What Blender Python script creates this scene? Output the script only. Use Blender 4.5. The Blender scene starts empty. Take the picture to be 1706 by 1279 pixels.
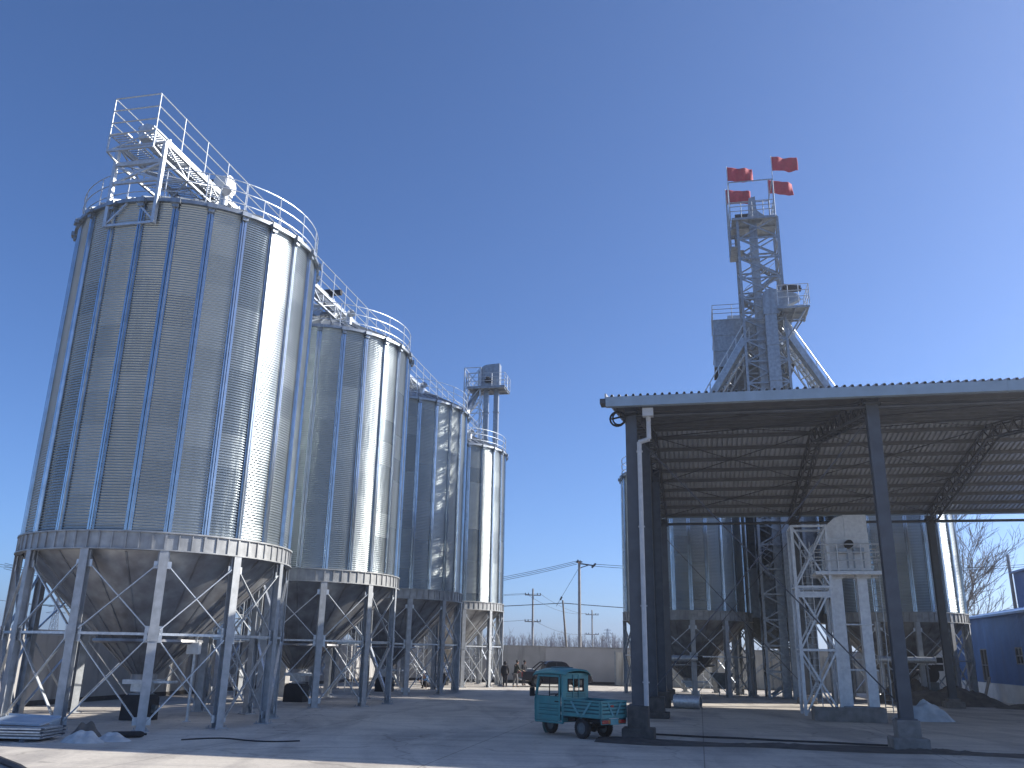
import bpy, bmesh, math, random
from mathutils import Vector, Matrix
random.seed(7)
C = bpy.context.scene.collection
PI = math.pi
TH = math.atan(0.215)                      # the yard's grid is turned by about 12 degrees
EX = Vector((math.cos(TH), -math.sin(TH), 0)); EY = Vector((math.sin(TH), math.cos(TH), 0))

# ------------------------------------------------------------------ helpers
class MB:
    """collects shapes into one mesh"""
    def __init__(s): s.v = []; s.f = []
    def add(s, vs, fs):
        o = len(s.v); s.v += [tuple(p) for p in vs]; s.f += [tuple(i + o for i in f) for f in fs]; return s
    def box(s, c, size, rot=None):
        x, y, z = [d / 2 for d in size]
        vs = [Vector(p) for p in ((-x,-y,-z),(x,-y,-z),(x,y,-z),(-x,y,-z),(-x,-y,z),(x,-y,z),(x,y,z),(-x,y,z))]
        if rot is not None: vs = [rot @ p for p in vs]
        c = Vector(c)
        return s.add([p + c for p in vs], [(3,2,1,0),(4,5,6,7),(0,1,5,4),(1,2,6,5),(2,3,7,6),(3,0,4,7)])
    def box2(s, a, b):
        return s.box([(a[i]+b[i])/2 for i in range(3)], [abs(b[i]-a[i]) for i in range(3)])
    def frame(s, p, q, up=(0,0,1)):
        p, q = Vector(p), Vector(q); d = (q-p); d.normalize(); u = Vector(up)
        if abs(d.dot(u)) > .98: u = Vector((1,0,0))
        a = d.cross(u).normalized(); b = a.cross(d).normalized(); return p, q, a, b
    def bar(s, p, q, w, h=None, up=(0,0,1)):
        h = h or w; p, q, a, b = s.frame(p, q, up); a = a*w/2; b = b*h/2
        vs = [p-a-b,p+a-b,p+a+b,p-a+b,q-a-b,q+a-b,q+a+b,q-a+b]
        return s.add(vs, [(0,1,2,3),(7,6,5,4),(4,5,1,0),(5,6,2,1),(6,7,3,2),(7,4,0,3)])
    def ibar(s, p, q, w, h, t=.02, up=(0,0,1)):
        """an I-section: two flanges and a web"""
        P, Q, a, b = s.frame(p, q, up)
        for k in (-1, 1): s.bar(P+b*k*(h-t)/2, Q+b*k*(h-t)/2, w, t, up)
        return s.bar(P, Q, t, h-2*t, up)
    def tube(s, p, q, r0, r1=None, n=8, caps=True):
        r1 = r0 if r1 is None else r1; p, q, a, b = s.frame(p, q)
        vs = []
        for c, r in ((p, r0), (q, r1)):
            for k in range(n):
                t = 2*PI*k/n; vs.append(c + a*r*math.cos(t) + b*r*math.sin(t))
        fs = [(k, (k+1) % n, n+(k+1) % n, n+k) for k in range(n)]
        if caps: fs += [tuple(range(n-1,-1,-1)), tuple(range(n, 2*n))]
        return s.add(vs, fs)
    def path(s, pts, r, n=6):
        for a, b in zip(pts, pts[1:]): s.tube(a, b, r, n=n)
        return s
    def lathe(s, prof, n=48, c=(0,0,0), axis=None, a0=0, a1=2*PI):
        full = abs(a1-a0-2*PI) < 1e-6; m = n if full else n+1; vs = []
        for r, z in prof:
            for k in range(m):
                t = a0 + (a1-a0)*k/n; p = Vector((r*math.sin(t), r*math.cos(t), z))
                if axis is not None: p = axis @ p
                vs.append(p + Vector(c))
        fs = []
        for i in range(len(prof)-1):
            for k in range(n):
                k2 = (k+1) % m
                fs.append((i*m+k2, i*m+k, (i+1)*m+k, (i+1)*m+k2))
        return s.add(vs, fs)
    def prism(s, pts, a, b, f):
        """pts: 2d outline; f(u, v, t) gives the point; t runs a..b"""
        n = len(pts); vs = [f(u, v, t) for t in (a, b) for u, v in pts]
        fs = [(k, (k+1) % n, n+(k+1) % n, n+k) for k in range(n)] + [tuple(range(n-1,-1,-1)), tuple(range(n, 2*n))]
        return s.add(vs, fs)
    def sphere(s, c, r, n=12, sc=(1,1,1)):
        prof = [(max(1e-4, r*math.sin(PI*i/(n//2+1)))*1, -r*math.cos(PI*i/(n//2+1))) for i in range(n//2+2)]
        o = len(s.v); s.lathe(prof, n)
        for i in range(o, len(s.v)):
            p = s.v[i]; s.v[i] = (p[0]*sc[0]+c[0], p[1]*sc[1]+c[1], p[2]*sc[2]+c[2])
        return s
    def grid(s, nx, ny, f):
        vs = [f(i/nx, j/ny) for j in range(ny+1) for i in range(nx+1)]
        return s.add(vs, [(j*(nx+1)+i, j*(nx+1)+i+1, (j+1)*(nx+1)+i+1, (j+1)*(nx+1)+i) for j in range(ny) for i in range(nx)])
    def mesh(s, name, m, ang=35):
        me = bpy.data.meshes.new(name); me.from_pydata(s.v, [], s.f)
        bm = bmesh.new(); bm.from_mesh(me); bmesh.ops.recalc_face_normals(bm, faces=bm.faces); bm.to_mesh(me); bm.free()
        me.polygons.foreach_set('use_smooth', [True]*len(me.polygons)); me.set_sharp_from_angle(angle=math.radians(ang))
        me.materials.append(m); return me
    def build(s, name, m, parent=None, bevel=0, ang=35):
        o = bpy.data.objects.new(name, s.mesh(name, m, ang)); C.objects.link(o)
        if parent: o.parent = parent
        if bevel:
            b = o.modifiers.new('bevel', 'BEVEL'); b.width = bevel; b.segments = 2; b.limit_method = 'ANGLE'
        return o

def link(name, me, parent=None, loc=None, rz=None, label=None):
    o = bpy.data.objects.new(name, me); C.objects.link(o)
    if parent: o.parent = parent
    if loc is not None: o.location = loc
    if rz is not None: o.rotation_euler[2] = rz
    if label: o['label'] = label
    return o
def tag(o, label, cat, group=None):
    o['label'] = label; o['category'] = cat
    if group: o['group'] = group
    return o
def thing(name, label, cat, loc=(0,0,0), rz=0, group=None):
    o = bpy.data.objects.new(name, None); C.objects.link(o); o.location = loc; o.rotation_euler[2] = rz
    o.empty_display_size = .3
    return tag(o, label, cat, group)
def structure(o): o['kind'] = 'structure'; return o

# ------------------------------------------------------------------ materials
def mat(name, c1, c2=None, rough=.6, metal=0., scale=4., detail=6., rv=.12, bump=0., bscale=None, stretch=None, spec=None, fac=(.35,.65), streak=None):
    m = bpy.data.materials.new(name); m.use_nodes = True; nt = m.node_tree; N = nt.nodes; L = nt.links
    b = N['Principled BSDF']; b.inputs['Metallic'].default_value = metal
    if spec is not None: b.inputs['Specular IOR Level'].default_value = spec
    c2 = c2 or tuple(x*.8 for x in c1)
    tc = N.new('ShaderNodeTexCoord'); mp = N.new('ShaderNodeMapping'); L.new(tc.outputs['Object'], mp.inputs['Vector'])
    if stretch: mp.inputs['Scale'].default_value = stretch
    nz = N.new('ShaderNodeTexNoise'); nz.inputs['Scale'].default_value = scale; nz.inputs['Detail'].default_value = detail
    L.new(mp.outputs[0], nz.inputs['Vector'])
    rp = N.new('ShaderNodeValToRGB'); rp.color_ramp.elements[0].position = fac[0]; rp.color_ramp.elements[1].position = fac[1]
    rp.color_ramp.elements[0].color = (*c1, 1); rp.color_ramp.elements[1].color = (*c2, 1)
    L.new(nz.outputs['Fac'], rp.inputs['Fac']); col = rp.outputs['Color']
    if streak:
        m2 = N.new('ShaderNodeMapping'); m2.inputs['Scale'].default_value = streak[1]; L.new(tc.outputs['Object'], m2.inputs['Vector'])
        n2 = N.new('ShaderNodeTexNoise'); n2.inputs['Scale'].default_value = 1; n2.inputs['Detail'].default_value = 5; L.new(m2.outputs[0], n2.inputs['Vector'])
        r2 = N.new('ShaderNodeValToRGB'); r2.color_ramp.elements[0].position = .48; r2.color_ramp.elements[1].position = .72
        L.new(n2.outputs['Fac'], r2.inputs['Fac'])
        mx = N.new('ShaderNodeMix'); mx.data_type = 'RGBA'; L.new(r2.outputs['Color'], mx.inputs['Factor'])
        L.new(col, mx.inputs['A']); mx.inputs['B'].default_value = (*streak[0], 1); col = mx.outputs['Result']
    L.new(col, b.inputs['Base Color'])
    mr = N.new('ShaderNodeMapRange'); mr.inputs['To Min'].default_value = max(.02, rough-rv); mr.inputs['To Max'].default_value = min(1, rough+rv)
    L.new(nz.outputs['Fac'], mr.inputs['Value']); L.new(mr.outputs[0], b.inputs['Roughness'])
    if bump:
        bn = N.new('ShaderNodeTexNoise'); bn.inputs['Scale'].default_value = bscale or scale*4; bn.inputs['Detail'].default_value = 4
        L.new(mp.outputs[0], bn.inputs['Vector'])
        bp = N.new('ShaderNodeBump'); bp.inputs['Strength'].default_value = bump; bp.inputs['Distance'].default_value = .02
        L.new(bn.outputs['Fac'], bp.inputs['Height']); L.new(bp.outputs[0], b.inputs['Normal'])
    return m

def wall_mat():
    """corrugated galvanised sheets: every sheet (bay x course) has its own tint and gloss"""
    m = bpy.data.materials.new('galvanised_sheet'); m.use_nodes = True; nt = m.node_tree; N = nt.nodes; L = nt.links
    b = N['Principled BSDF']; b.inputs['Metallic'].default_value = .86
    uv = N.new('ShaderNodeUVMap'); uv.uv_map = 'sheet'
    oi = N.new('ShaderNodeObjectInfo')
    fl = N.new('ShaderNodeVectorMath'); fl.operation = 'FLOOR'; L.new(uv.outputs[0], fl.inputs[0])
    cb = N.new('ShaderNodeVectorMath'); cb.operation = 'MULTIPLY_ADD'; L.new(oi.outputs['Random'], cb.inputs[0]); cb.inputs[1].default_value = (57.3, 31.7, 11); L.new(fl.outputs[0], cb.inputs[2])
    wn = N.new('ShaderNodeTexWhiteNoise'); wn.noise_dimensions = '3D'; L.new(cb.outputs[0], wn.inputs['Vector'])
    # one value per bay as well, since a stack of sheets mostly comes from one coil
    mv = N.new('ShaderNodeVectorMath'); mv.operation = 'MULTIPLY'; L.new(cb.outputs[0], mv.inputs[0]); mv.inputs[1].default_value = (1, 0, 1)
    w2 = N.new('ShaderNodeTexWhiteNoise'); w2.noise_dimensions = '3D'; L.new(mv.outputs[0], w2.inputs['Vector'])
    av = N.new('ShaderNodeMix'); av.data_type = 'FLOAT'; av.inputs['Factor'].default_value = .55; L.new(wn.outputs['Value'], av.inputs['A']); L.new(w2.outputs['Value'], av.inputs['B'])
    tc = N.new('ShaderNodeTexCoord'); nz = N.new('ShaderNodeTexNoise'); nz.inputs['Scale'].default_value = 1.3; nz.inputs['Detail'].default_value = 6; L.new(tc.outputs['Object'], nz.inputs['Vector'])
    rp = N.new('ShaderNodeValToRGB'); rp.color_ramp.elements[0].color = (.29,.335,.36,1); rp.color_ramp.elements[1].color = (.50,.545,.555,1)
    rp.color_ramp.elements[0].position = .1; rp.color_ramp.elements[1].position = .9
    ad = N.new('ShaderNodeMix'); ad.data_type = 'FLOAT'; ad.inputs['Factor'].default_value = .3; L.new(av.outputs['Result'], ad.inputs['A']); L.new(nz.outputs['Fac'], ad.inputs['B'])
    L.new(ad.outputs['Result'], rp.inputs['Fac']); L.new(rp.outputs['Color'], b.inputs['Base Color'])
    mr = N.new('ShaderNodeMapRange'); mr.inputs['To Min'].default_value = .22; mr.inputs['To Max'].default_value = .40; L.new(av.outputs['Result'], mr.inputs['Value']); L.new(mr.outputs[0], b.inputs['Roughness'])
    # faint waviness of the thin sheet round the wall spreads the sun's glint sideways
    mp = N.new('ShaderNodeMapping'); mp.inputs['Scale'].default_value = (2.4,2.4,.3); L.new(tc.outputs['Object'], mp.inputs['Vector'])
    n3 = N.new('ShaderNodeTexNoise'); n3.inputs['Scale'].default_value = 1; n3.inputs['Detail'].default_value = 3; L.new(mp.outputs[0], n3.inputs['Vector'])
    bp = N.new('ShaderNodeBump'); bp.inputs['Strength'].default_value = 1; bp.inputs['Distance'].default_value = .032; L.new(n3.outputs['Fac'], bp.inputs['Height']); L.new(bp.outputs[0], b.inputs['Normal'])
    return m

M = {}
M['sheet'] = wall_mat()
M['galv'] = mat('galvanised_steel', (.62,.65,.67), (.48,.51,.54), .45, .75, 9, rv=.12)
M['stiff'] = mat('stiffener_steel', (.50,.55,.60), (.40,.445,.49), .24, .97, 3, rv=.06)
M['galv_new'] = mat('new_galvanised_steel', (.74,.75,.75), (.62,.63,.64), .45, .3, 7)
M['galv_dull'] = mat('dull_galvanised_steel', (.36,.395,.43), (.25,.28,.31), .45, .8, 5, rv=.1, streak=((.24,.25,.26),(3,3,.35)))
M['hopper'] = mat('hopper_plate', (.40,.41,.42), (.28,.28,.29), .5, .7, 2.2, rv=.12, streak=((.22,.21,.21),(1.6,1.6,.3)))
M['leg'] = mat('leg_steel', (.46,.48,.50), (.34,.36,.375), .5, .4, 4, rv=.1, streak=((.36,.37,.38),(5,5,.5)))
M['dark'] = mat('dark_painted_steel', (.085,.095,.11), (.065,.073,.085), .5, .1, 3)
M['truss'] = mat('truss_paint', (.085,.088,.1), (.065,.068,.078), .6, .1, 3)
M['purlin'] = mat('purlin_paint', (.15,.155,.165), (.12,.125,.135), .55, .1, 3)
M['roofsheet'] = mat('roof_sheet_paint', (.40,.42,.46), (.33,.35,.385), .5, .1, 1.2, streak=((.28,.29,.31),(.4,2.5,1)))
M['gutter'] = mat('gutter_sheet', (.34,.41,.46), (.28,.345,.39), .4, .4, 2)
M['pvc'] = mat('white_pvc', (.52,.53,.54), (.44,.45,.46), .45, 0, 5)
M['concrete'] = None
M['wallcon'] = mat('rendered_wall', (.46,.45,.44), (.36,.355,.35), .9, 0, .8, bump=.3, bscale=12, streak=((.20,.195,.19),(2.2,2.2,.22)))
M['wallnew'] = mat('new_rendered_wall', (.50,.495,.50), (.43,.425,.43), .9, 0, .6, bump=.25, bscale=14)
M['panel'] = mat('painted_wall_panel', (.62,.61,.56), (.50,.49,.45), .7, 0, .7, streak=((.30,.28,.25),(3,3,.3)))
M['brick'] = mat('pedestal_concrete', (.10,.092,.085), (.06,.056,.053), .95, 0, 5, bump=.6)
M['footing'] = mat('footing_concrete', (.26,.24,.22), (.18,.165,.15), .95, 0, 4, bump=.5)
M['clear'] = mat('clear_window_glass', (.9,.95,.95), (.85,.9,.9), .03, 0, 3, rv=.02)
M['clear'].node_tree.nodes['Principled BSDF'].inputs['Transmission Weight'].default_value = 1; M['clear'].node_tree.nodes['Principled BSDF'].inputs['IOR'].default_value = 1.05
M['ring'] = mat('ring_beam_steel', (.42,.43,.43), (.31,.32,.325), .55, .45, 4, rv=.1, streak=((.26,.265,.27),(3,3,.35)))
M['black'] = mat('black_rubber', (.02,.021,.024), (.012,.012,.014), .75, 0, 6, bump=.2)
M['tarp'] = mat('black_sheeting', (.022,.022,.026), (.014,.014,.016), .55, 0, 3, bump=.4, bscale=6)
M['grey'] = mat('grey_machine_paint', (.16,.18,.18), (.11,.12,.125), .5, .2, 6)
M['white'] = mat('white_enamel', (.78,.78,.76), (.68,.68,.66), .4, 0, 5)
M['flag'] = mat('red_flag_cloth', (.40,.008,.035), (.32,.007,.028), .75, 0, 6)
M['teal'] = mat('teal_vehicle_paint', (.068,.295,.305), (.056,.25,.26), .45, .1, 3, rv=.1, streak=((.10,.25,.25),(4,4,1.2)))
M['teal_pale'] = mat('worn_pale_teal', (.13,.36,.39), (.10,.30,.33), .5, 0, 6)
M['teal_dark'] = mat('dark_teal_and_gap_shade', (.02,.13,.16), (.015,.10,.12), .5, .1, 4)  # darker teal parts; also painted shade for slat gaps and door lines
M['glass'] = mat('dark_window_glass', (.025,.03,.035), (.018,.02,.024), .08, 0, 3, rv=.03, spec=.6)
M['red'] = mat('red_lens', (.45,.03,.03), (.35,.02,.02), .3, 0, 5)
M['amber'] = mat('amber_lens', (.5,.18,.03), (.4,.14,.02), .3, 0, 5)
M['lens'] = mat('clear_lens', (.75,.75,.72), (.65,.65,.62), .15, 0, 5)
M['pickup'] = mat('dark_pickup_paint', (.035,.034,.042), (.027,.026,.033), .3, .2, 2)
M['chrome'] = mat('bright_trim', (.6,.6,.6), (.5,.5,.5), .2, .9, 4)
M['blue'] = mat('blue_cladding_paint', (.12,.25,.53), (.10,.21,.45), .45, 0, .7, streak=((.11,.21,.42),(2,2,.3)))
M['bluewin'] = mat('window_frame_paint', (.22,.22,.22), (.17,.17,.17), .5, 0, 3)
M['plinth'] = mat('whitewashed_plinth', (.80,.79,.76), (.68,.67,.64), .9, 0, 1.5, bump=.3)
M['wood'] = mat('weathered_timber', (.30,.27,.23), (.21,.185,.155), .85, 0, 3, stretch=(6,6,.6), bump=.4)
M['bark'] = mat('grey_bark', (.115,.10,.088), (.07,.06,.052), .95, 0, 6, bump=.5)
M['twig'] = mat('winter_twigs', (.20,.18,.16), (.145,.13,.115), .95, 0, 2)
M['farwood'] = mat('far_winter_wood', (.22,.185,.18), (.16,.135,.135), 1, 0, .2)
M['pole'] = mat('pole_concrete', (.36,.35,.33), (.27,.26,.25), .9, 0, 3)
M['wire'] = mat('cable_black', (.03,.03,.032), (.02,.02,.022), .6, 0, 3)
M['rubble'] = mat('earth_and_rubble', (.17,.145,.12), (.09,.078,.068), .97, 0, 2.2, bump=1, bscale=9)
M['dirt'] = mat('dirt_strip_soil', (.085,.08,.075), (.045,.043,.042), .97, 0, 3, bump=.8, bscale=18)
M['field'] = mat('field_soil', (.24,.20,.15), (.17,.15,.11), .97, 0, .05)
M['film'] = mat('plastic_film', (.50,.56,.60), (.36,.42,.47), .35, 0, 3, bump=.6, bscale=5)
M['bag'] = mat('woven_white_bag', (.55,.56,.55), (.40,.41,.41), .7, 0, 5, bump=.5, bscale=8)
M['panelblue'] = mat('pale_blue_steel_panel', (.46,.54,.62), (.39,.46,.54), .4, .3, 2)
M['skin'] = mat('skin', (.40,.24,.17), (.34,.20,.14), .6, 0, 9)
M['hair'] = mat('black_hair', (.015,.013,.012), (.01,.009,.008), .6, 0, 20)
M['coat_black'] = mat('black_padded_coat', (.022,.022,.028), (.014,.014,.018), .8, 0, 8, bump=.3)
M['coat_olive'] = mat('dark_olive_jacket', (.040,.045,.035), (.028,.031,.024), .8, 0, 8, bump=.3)
M['coat_blue'] = mat('blue_work_jacket', (.035,.10,.22), (.025,.075,.17), .8, 0, 8, bump=.3)
M['trouser_grey'] = mat('grey_trousers', (.17,.17,.18), (.12,.12,.13), .85, 0, 8)
M['trouser_dark'] = mat('dark_trousers', (.025,.026,.034), (.018,.018,.024), .85, 0, 8)
M['rust'] = mat('rusty_steel', (.18,.11,.075), (.10,.065,.05), .8, .3, 6)

def concrete_mat():
    m = bpy.data.materials.new('concrete_slab'); m.use_nodes = True; nt = m.node_tree; N = nt.nodes; L = nt.links; b = N['Principled BSDF']
    tc = N.new('ShaderNodeTexCoord')
    def noise(scale, detail, st=(1,1,1), rot=0, dist=0):
        mp = N.new('ShaderNodeMapping'); mp.inputs['Scale'].default_value = st; mp.inputs['Rotation'].default_value = (0,0,rot); L.new(tc.outputs['Object'], mp.inputs['Vector'])
        n = N.new('ShaderNodeTexNoise'); n.inputs['Scale'].default_value = scale; n.inputs['Detail'].default_value = detail; n.inputs['Distortion'].default_value = dist
        L.new(mp.outputs[0], n.inputs['Vector']); return n.outputs['Fac']
    def ramp(src, a, b_, p0, p1):
        r = N.new('ShaderNodeValToRGB'); r.color_ramp.elements[0].position = p0; r.color_ramp.elements[1].position = p1
        r.color_ramp.elements[0].color = (*a,1); r.color_ramp.elements[1].color = (*b_,1); L.new(src, r.inputs['Fac']); return r.outputs['Color']
    def mul(a, b_, f=1):
        x = N.new('ShaderNodeMix'); x.data_type = 'RGBA'; x.blend_type = 'MULTIPLY'; x.inputs['Factor'].default_value = f; L.new(a, x.inputs['A']); L.new(b_, x.inputs['B']); return x.outputs['Result']
    base = ramp(noise(.22, 8), (.54,.495,.425), (.65,.60,.52), .3, .7)
    stain = ramp(noise(.5, 9, (1,.35,1), .6, 1.2), (.70,.70,.72), (1,1,1), .36, .56)
    tyre = ramp(noise(1, 6, (.12,1.6,1), 1.05), (.80,.80,.81), (1,1,1), .38, .55)
    fine = ramp(noise(9, 6), (.86,.86,.86), (1.06,1.06,1.06), .3, .7)
    spots = ramp(noise(1.7, 3), (.72,.71,.70), (1,1,1), .27, .33)
    col = mul(mul(mul(mul(base, stain), tyre, .7), fine), spots)
    mp = N.new('ShaderNodeMapping'); mp.inputs['Rotation'].default_value = (0,0,TH); L.new(tc.outputs['Object'], mp.inputs['Vector'])
    br = N.new('ShaderNodeTexBrick'); br.offset = 0; br.inputs['Scale'].default_value = 1; br.inputs['Brick Width'].default_value = 6; br.inputs['Row Height'].default_value = 5
    br.inputs['Mortar Size'].default_value = .016; br.inputs['Color1'].default_value = (1,1,1,1); br.inputs['Color2'].default_value = (.92,.92,.93,1); br.inputs['Mortar'].default_value = (.5,.49,.48,1)
    L.new(mp.outputs[0], br.inputs['Vector']); col = mul(col, br.outputs['Color'])
    vo = N.new('ShaderNodeTexVoronoi'); vo.feature = 'DISTANCE_TO_EDGE'; vo.inputs['Scale'].default_value = .16
    wp = N.new('ShaderNodeTexNoise'); wp.inputs['Scale'].default_value = .9; wp.inputs['Detail'].default_value = 5; L.new(tc.outputs['Object'], wp.inputs['Vector'])
    wa = N.new('ShaderNodeVectorMath'); wa.operation = 'MULTIPLY_ADD'; L.new(wp.outputs['Color'], wa.inputs[0]); wa.inputs[1].default_value = (1.6,1.6,0); L.new(tc.outputs['Object'], wa.inputs[2]); L.new(wa.outputs[0], vo.inputs['Vector'])
    col = mul(col, ramp(vo.outputs['Distance'], (.62,.61,.60), (1,1,1), .002, .006), .8)
    grit = ramp(noise(38, 2), (.74,.73,.72), (1,1,1), .30, .37); col = mul(col, grit)
    L.new(col, b.inputs['Base Color']); b.inputs['Roughness'].default_value = .82
    bp = N.new('ShaderNodeBump'); bp.inputs['Strength'].default_value = .25; bp.inputs['Distance'].default_value = .02; L.new(noise(14, 6), bp.inputs['Height']); L.new(bp.outputs[0], b.inputs['Normal'])
    return m
M['concrete'] = concrete_mat()

# ------------------------------------------------------------------ camera, light, sky
cam = bpy.data.cameras.new('camera'); co = bpy.data.objects.new('camera', cam); C.objects.link(co); bpy.context.scene.camera = co
cam.sensor_width = 36; cam.lens = 1422.88/1706*36; cam.clip_end = 6000; cam.clip_start = .1
P_, R_ = 0.30366, 0.01817
fw = Vector((0, math.cos(P_), math.sin(P_))); up = Vector((0, -math.sin(P_), math.cos(P_))); rt = Vector((1,0,0))
rt2 = rt*math.cos(R_) - up*math.sin(R_)*-1; up2 = up*math.cos(R_) - rt*math.sin(R_)
co.matrix_world = Matrix(((rt2.x, up2.x, -fw.x, 0), (rt2.y, up2.y, -fw.y, 0), (rt2.z, up2.z, -fw.z, 2.4), (0,0,0,1)))
AZ, EL = math.radians(78), math.radians(31)
sd = Vector((math.sin(AZ)*math.cos(EL), math.cos(AZ)*math.cos(EL), math.sin(EL)))
sl = bpy.data.lights.new('sun', 'SUN'); sl.energy = 3.9; sl.angle = math.radians(.5); sl.color = (1, .945, .86)
so = bpy.data.objects.new('sun', sl); C.objects.link(so); so.rotation_euler = sd.to_track_quat('Z', 'Y').to_euler()
w = bpy.data.worlds.new('World'); bpy.context.scene.world = w; w.use_nodes = True
sk = w.node_tree.nodes.new('ShaderNodeTexSky'); sk.sky_type = 'NISHITA'; sk.sun_disc = False
sk.sun_elevation = EL; sk.sun_rotation = AZ; sk.air_density = .68; sk.dust_density = .7; sk.ozone_density = 7.5
bg = w.node_tree.nodes['Background']; tn = w.node_tree.nodes.new('ShaderNodeMix'); tn.data_type = 'RGBA'; tn.blend_type = 'MULTIPLY'; tn.inputs['Factor'].default_value = 1; tn.inputs['B'].default_value = (.96,.99,1.05,1)
w.node_tree.links.new(sk.outputs[0], tn.inputs['A']); w.node_tree.links.new(tn.outputs['Result'], bg.inputs['Color']); bg.inputs['Strength'].default_value = .086
vs = bpy.context.scene.view_settings; vs.view_transform = 'Standard'; vs.look = 'None'; vs.gamma = 1; vs.exposure = 1.08

# ------------------------------------------------------------------ ground
def sheet(name, pts, z, m):
    b = MB(); b.add([(x, y, z) for x, y in pts], [tuple(range(len(pts)))]); return structure(b.build(name, m))
sheet('ground', [(-2500,-600),(2500,-600),(2500,4000),(-2500,4000)], -.012, M['field'])
def site(o, x, y, z=0): return Vector((o[0], o[1], 0)) + EX*x + EY*y + Vector((0,0,z))
S1 = (-12.333, 30.761)
pts = [site(S1, *p) for p in ((-8,-90),(75,-90),(75,37),(-8,44))]
sheet('concrete_yard', [(p.x, p.y) for p in pts], 0, M['concrete'])
# ------------------------------------------------------------------ grain silos
def wall_mesh(z0, z1, name, R0):
    pitch, sub, nc = .088, 6, 96
    rows = int((z1-z0)/pitch*sub); b = MB()
    for i in range(rows+1):
        z = z0 + (z1-z0)*i/rows; r = R0 + .021*math.cos(2*PI*i/sub)
        for k in range(nc):
            t = 2*PI*k/nc; b.v.append((r*math.sin(t), r*math.cos(t), z))
    for i in range(rows):
        for k in range(nc):
            k2 = (k+1) % nc; b.f.append((i*nc+k2, i*nc+k, (i+1)*nc+k, (i+1)*nc+k2)) 
    me = bpy.data.meshes.new(name); me.from_pydata(b.v, [], b.f)
    me.polygons.foreach_set('use_smooth', [True]*len(me.polygons))
    uv = me.uv_layers.new(name='sheet'); course = 1.13; data = []
    for i in range(rows):
        v = ((z1-z0)*(i+.5)/rows)/course
        for k in range(nc):
            u = (k+.5)/4; sft = v + (.5 if int(u) % 2 else 0)
            data += [u, sft]*4
    uv.data.foreach_set('uv', data); me.flip_normals() if me.polygons[0].normal.dot(Vector(me.polygons[0].center)*Vector((1,1,0)) if False else Vector((me.polygons[0].center.x, me.polygons[0].center.y, 0))) < 0 else None
    me.materials.append(M['sheet']); return me

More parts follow.
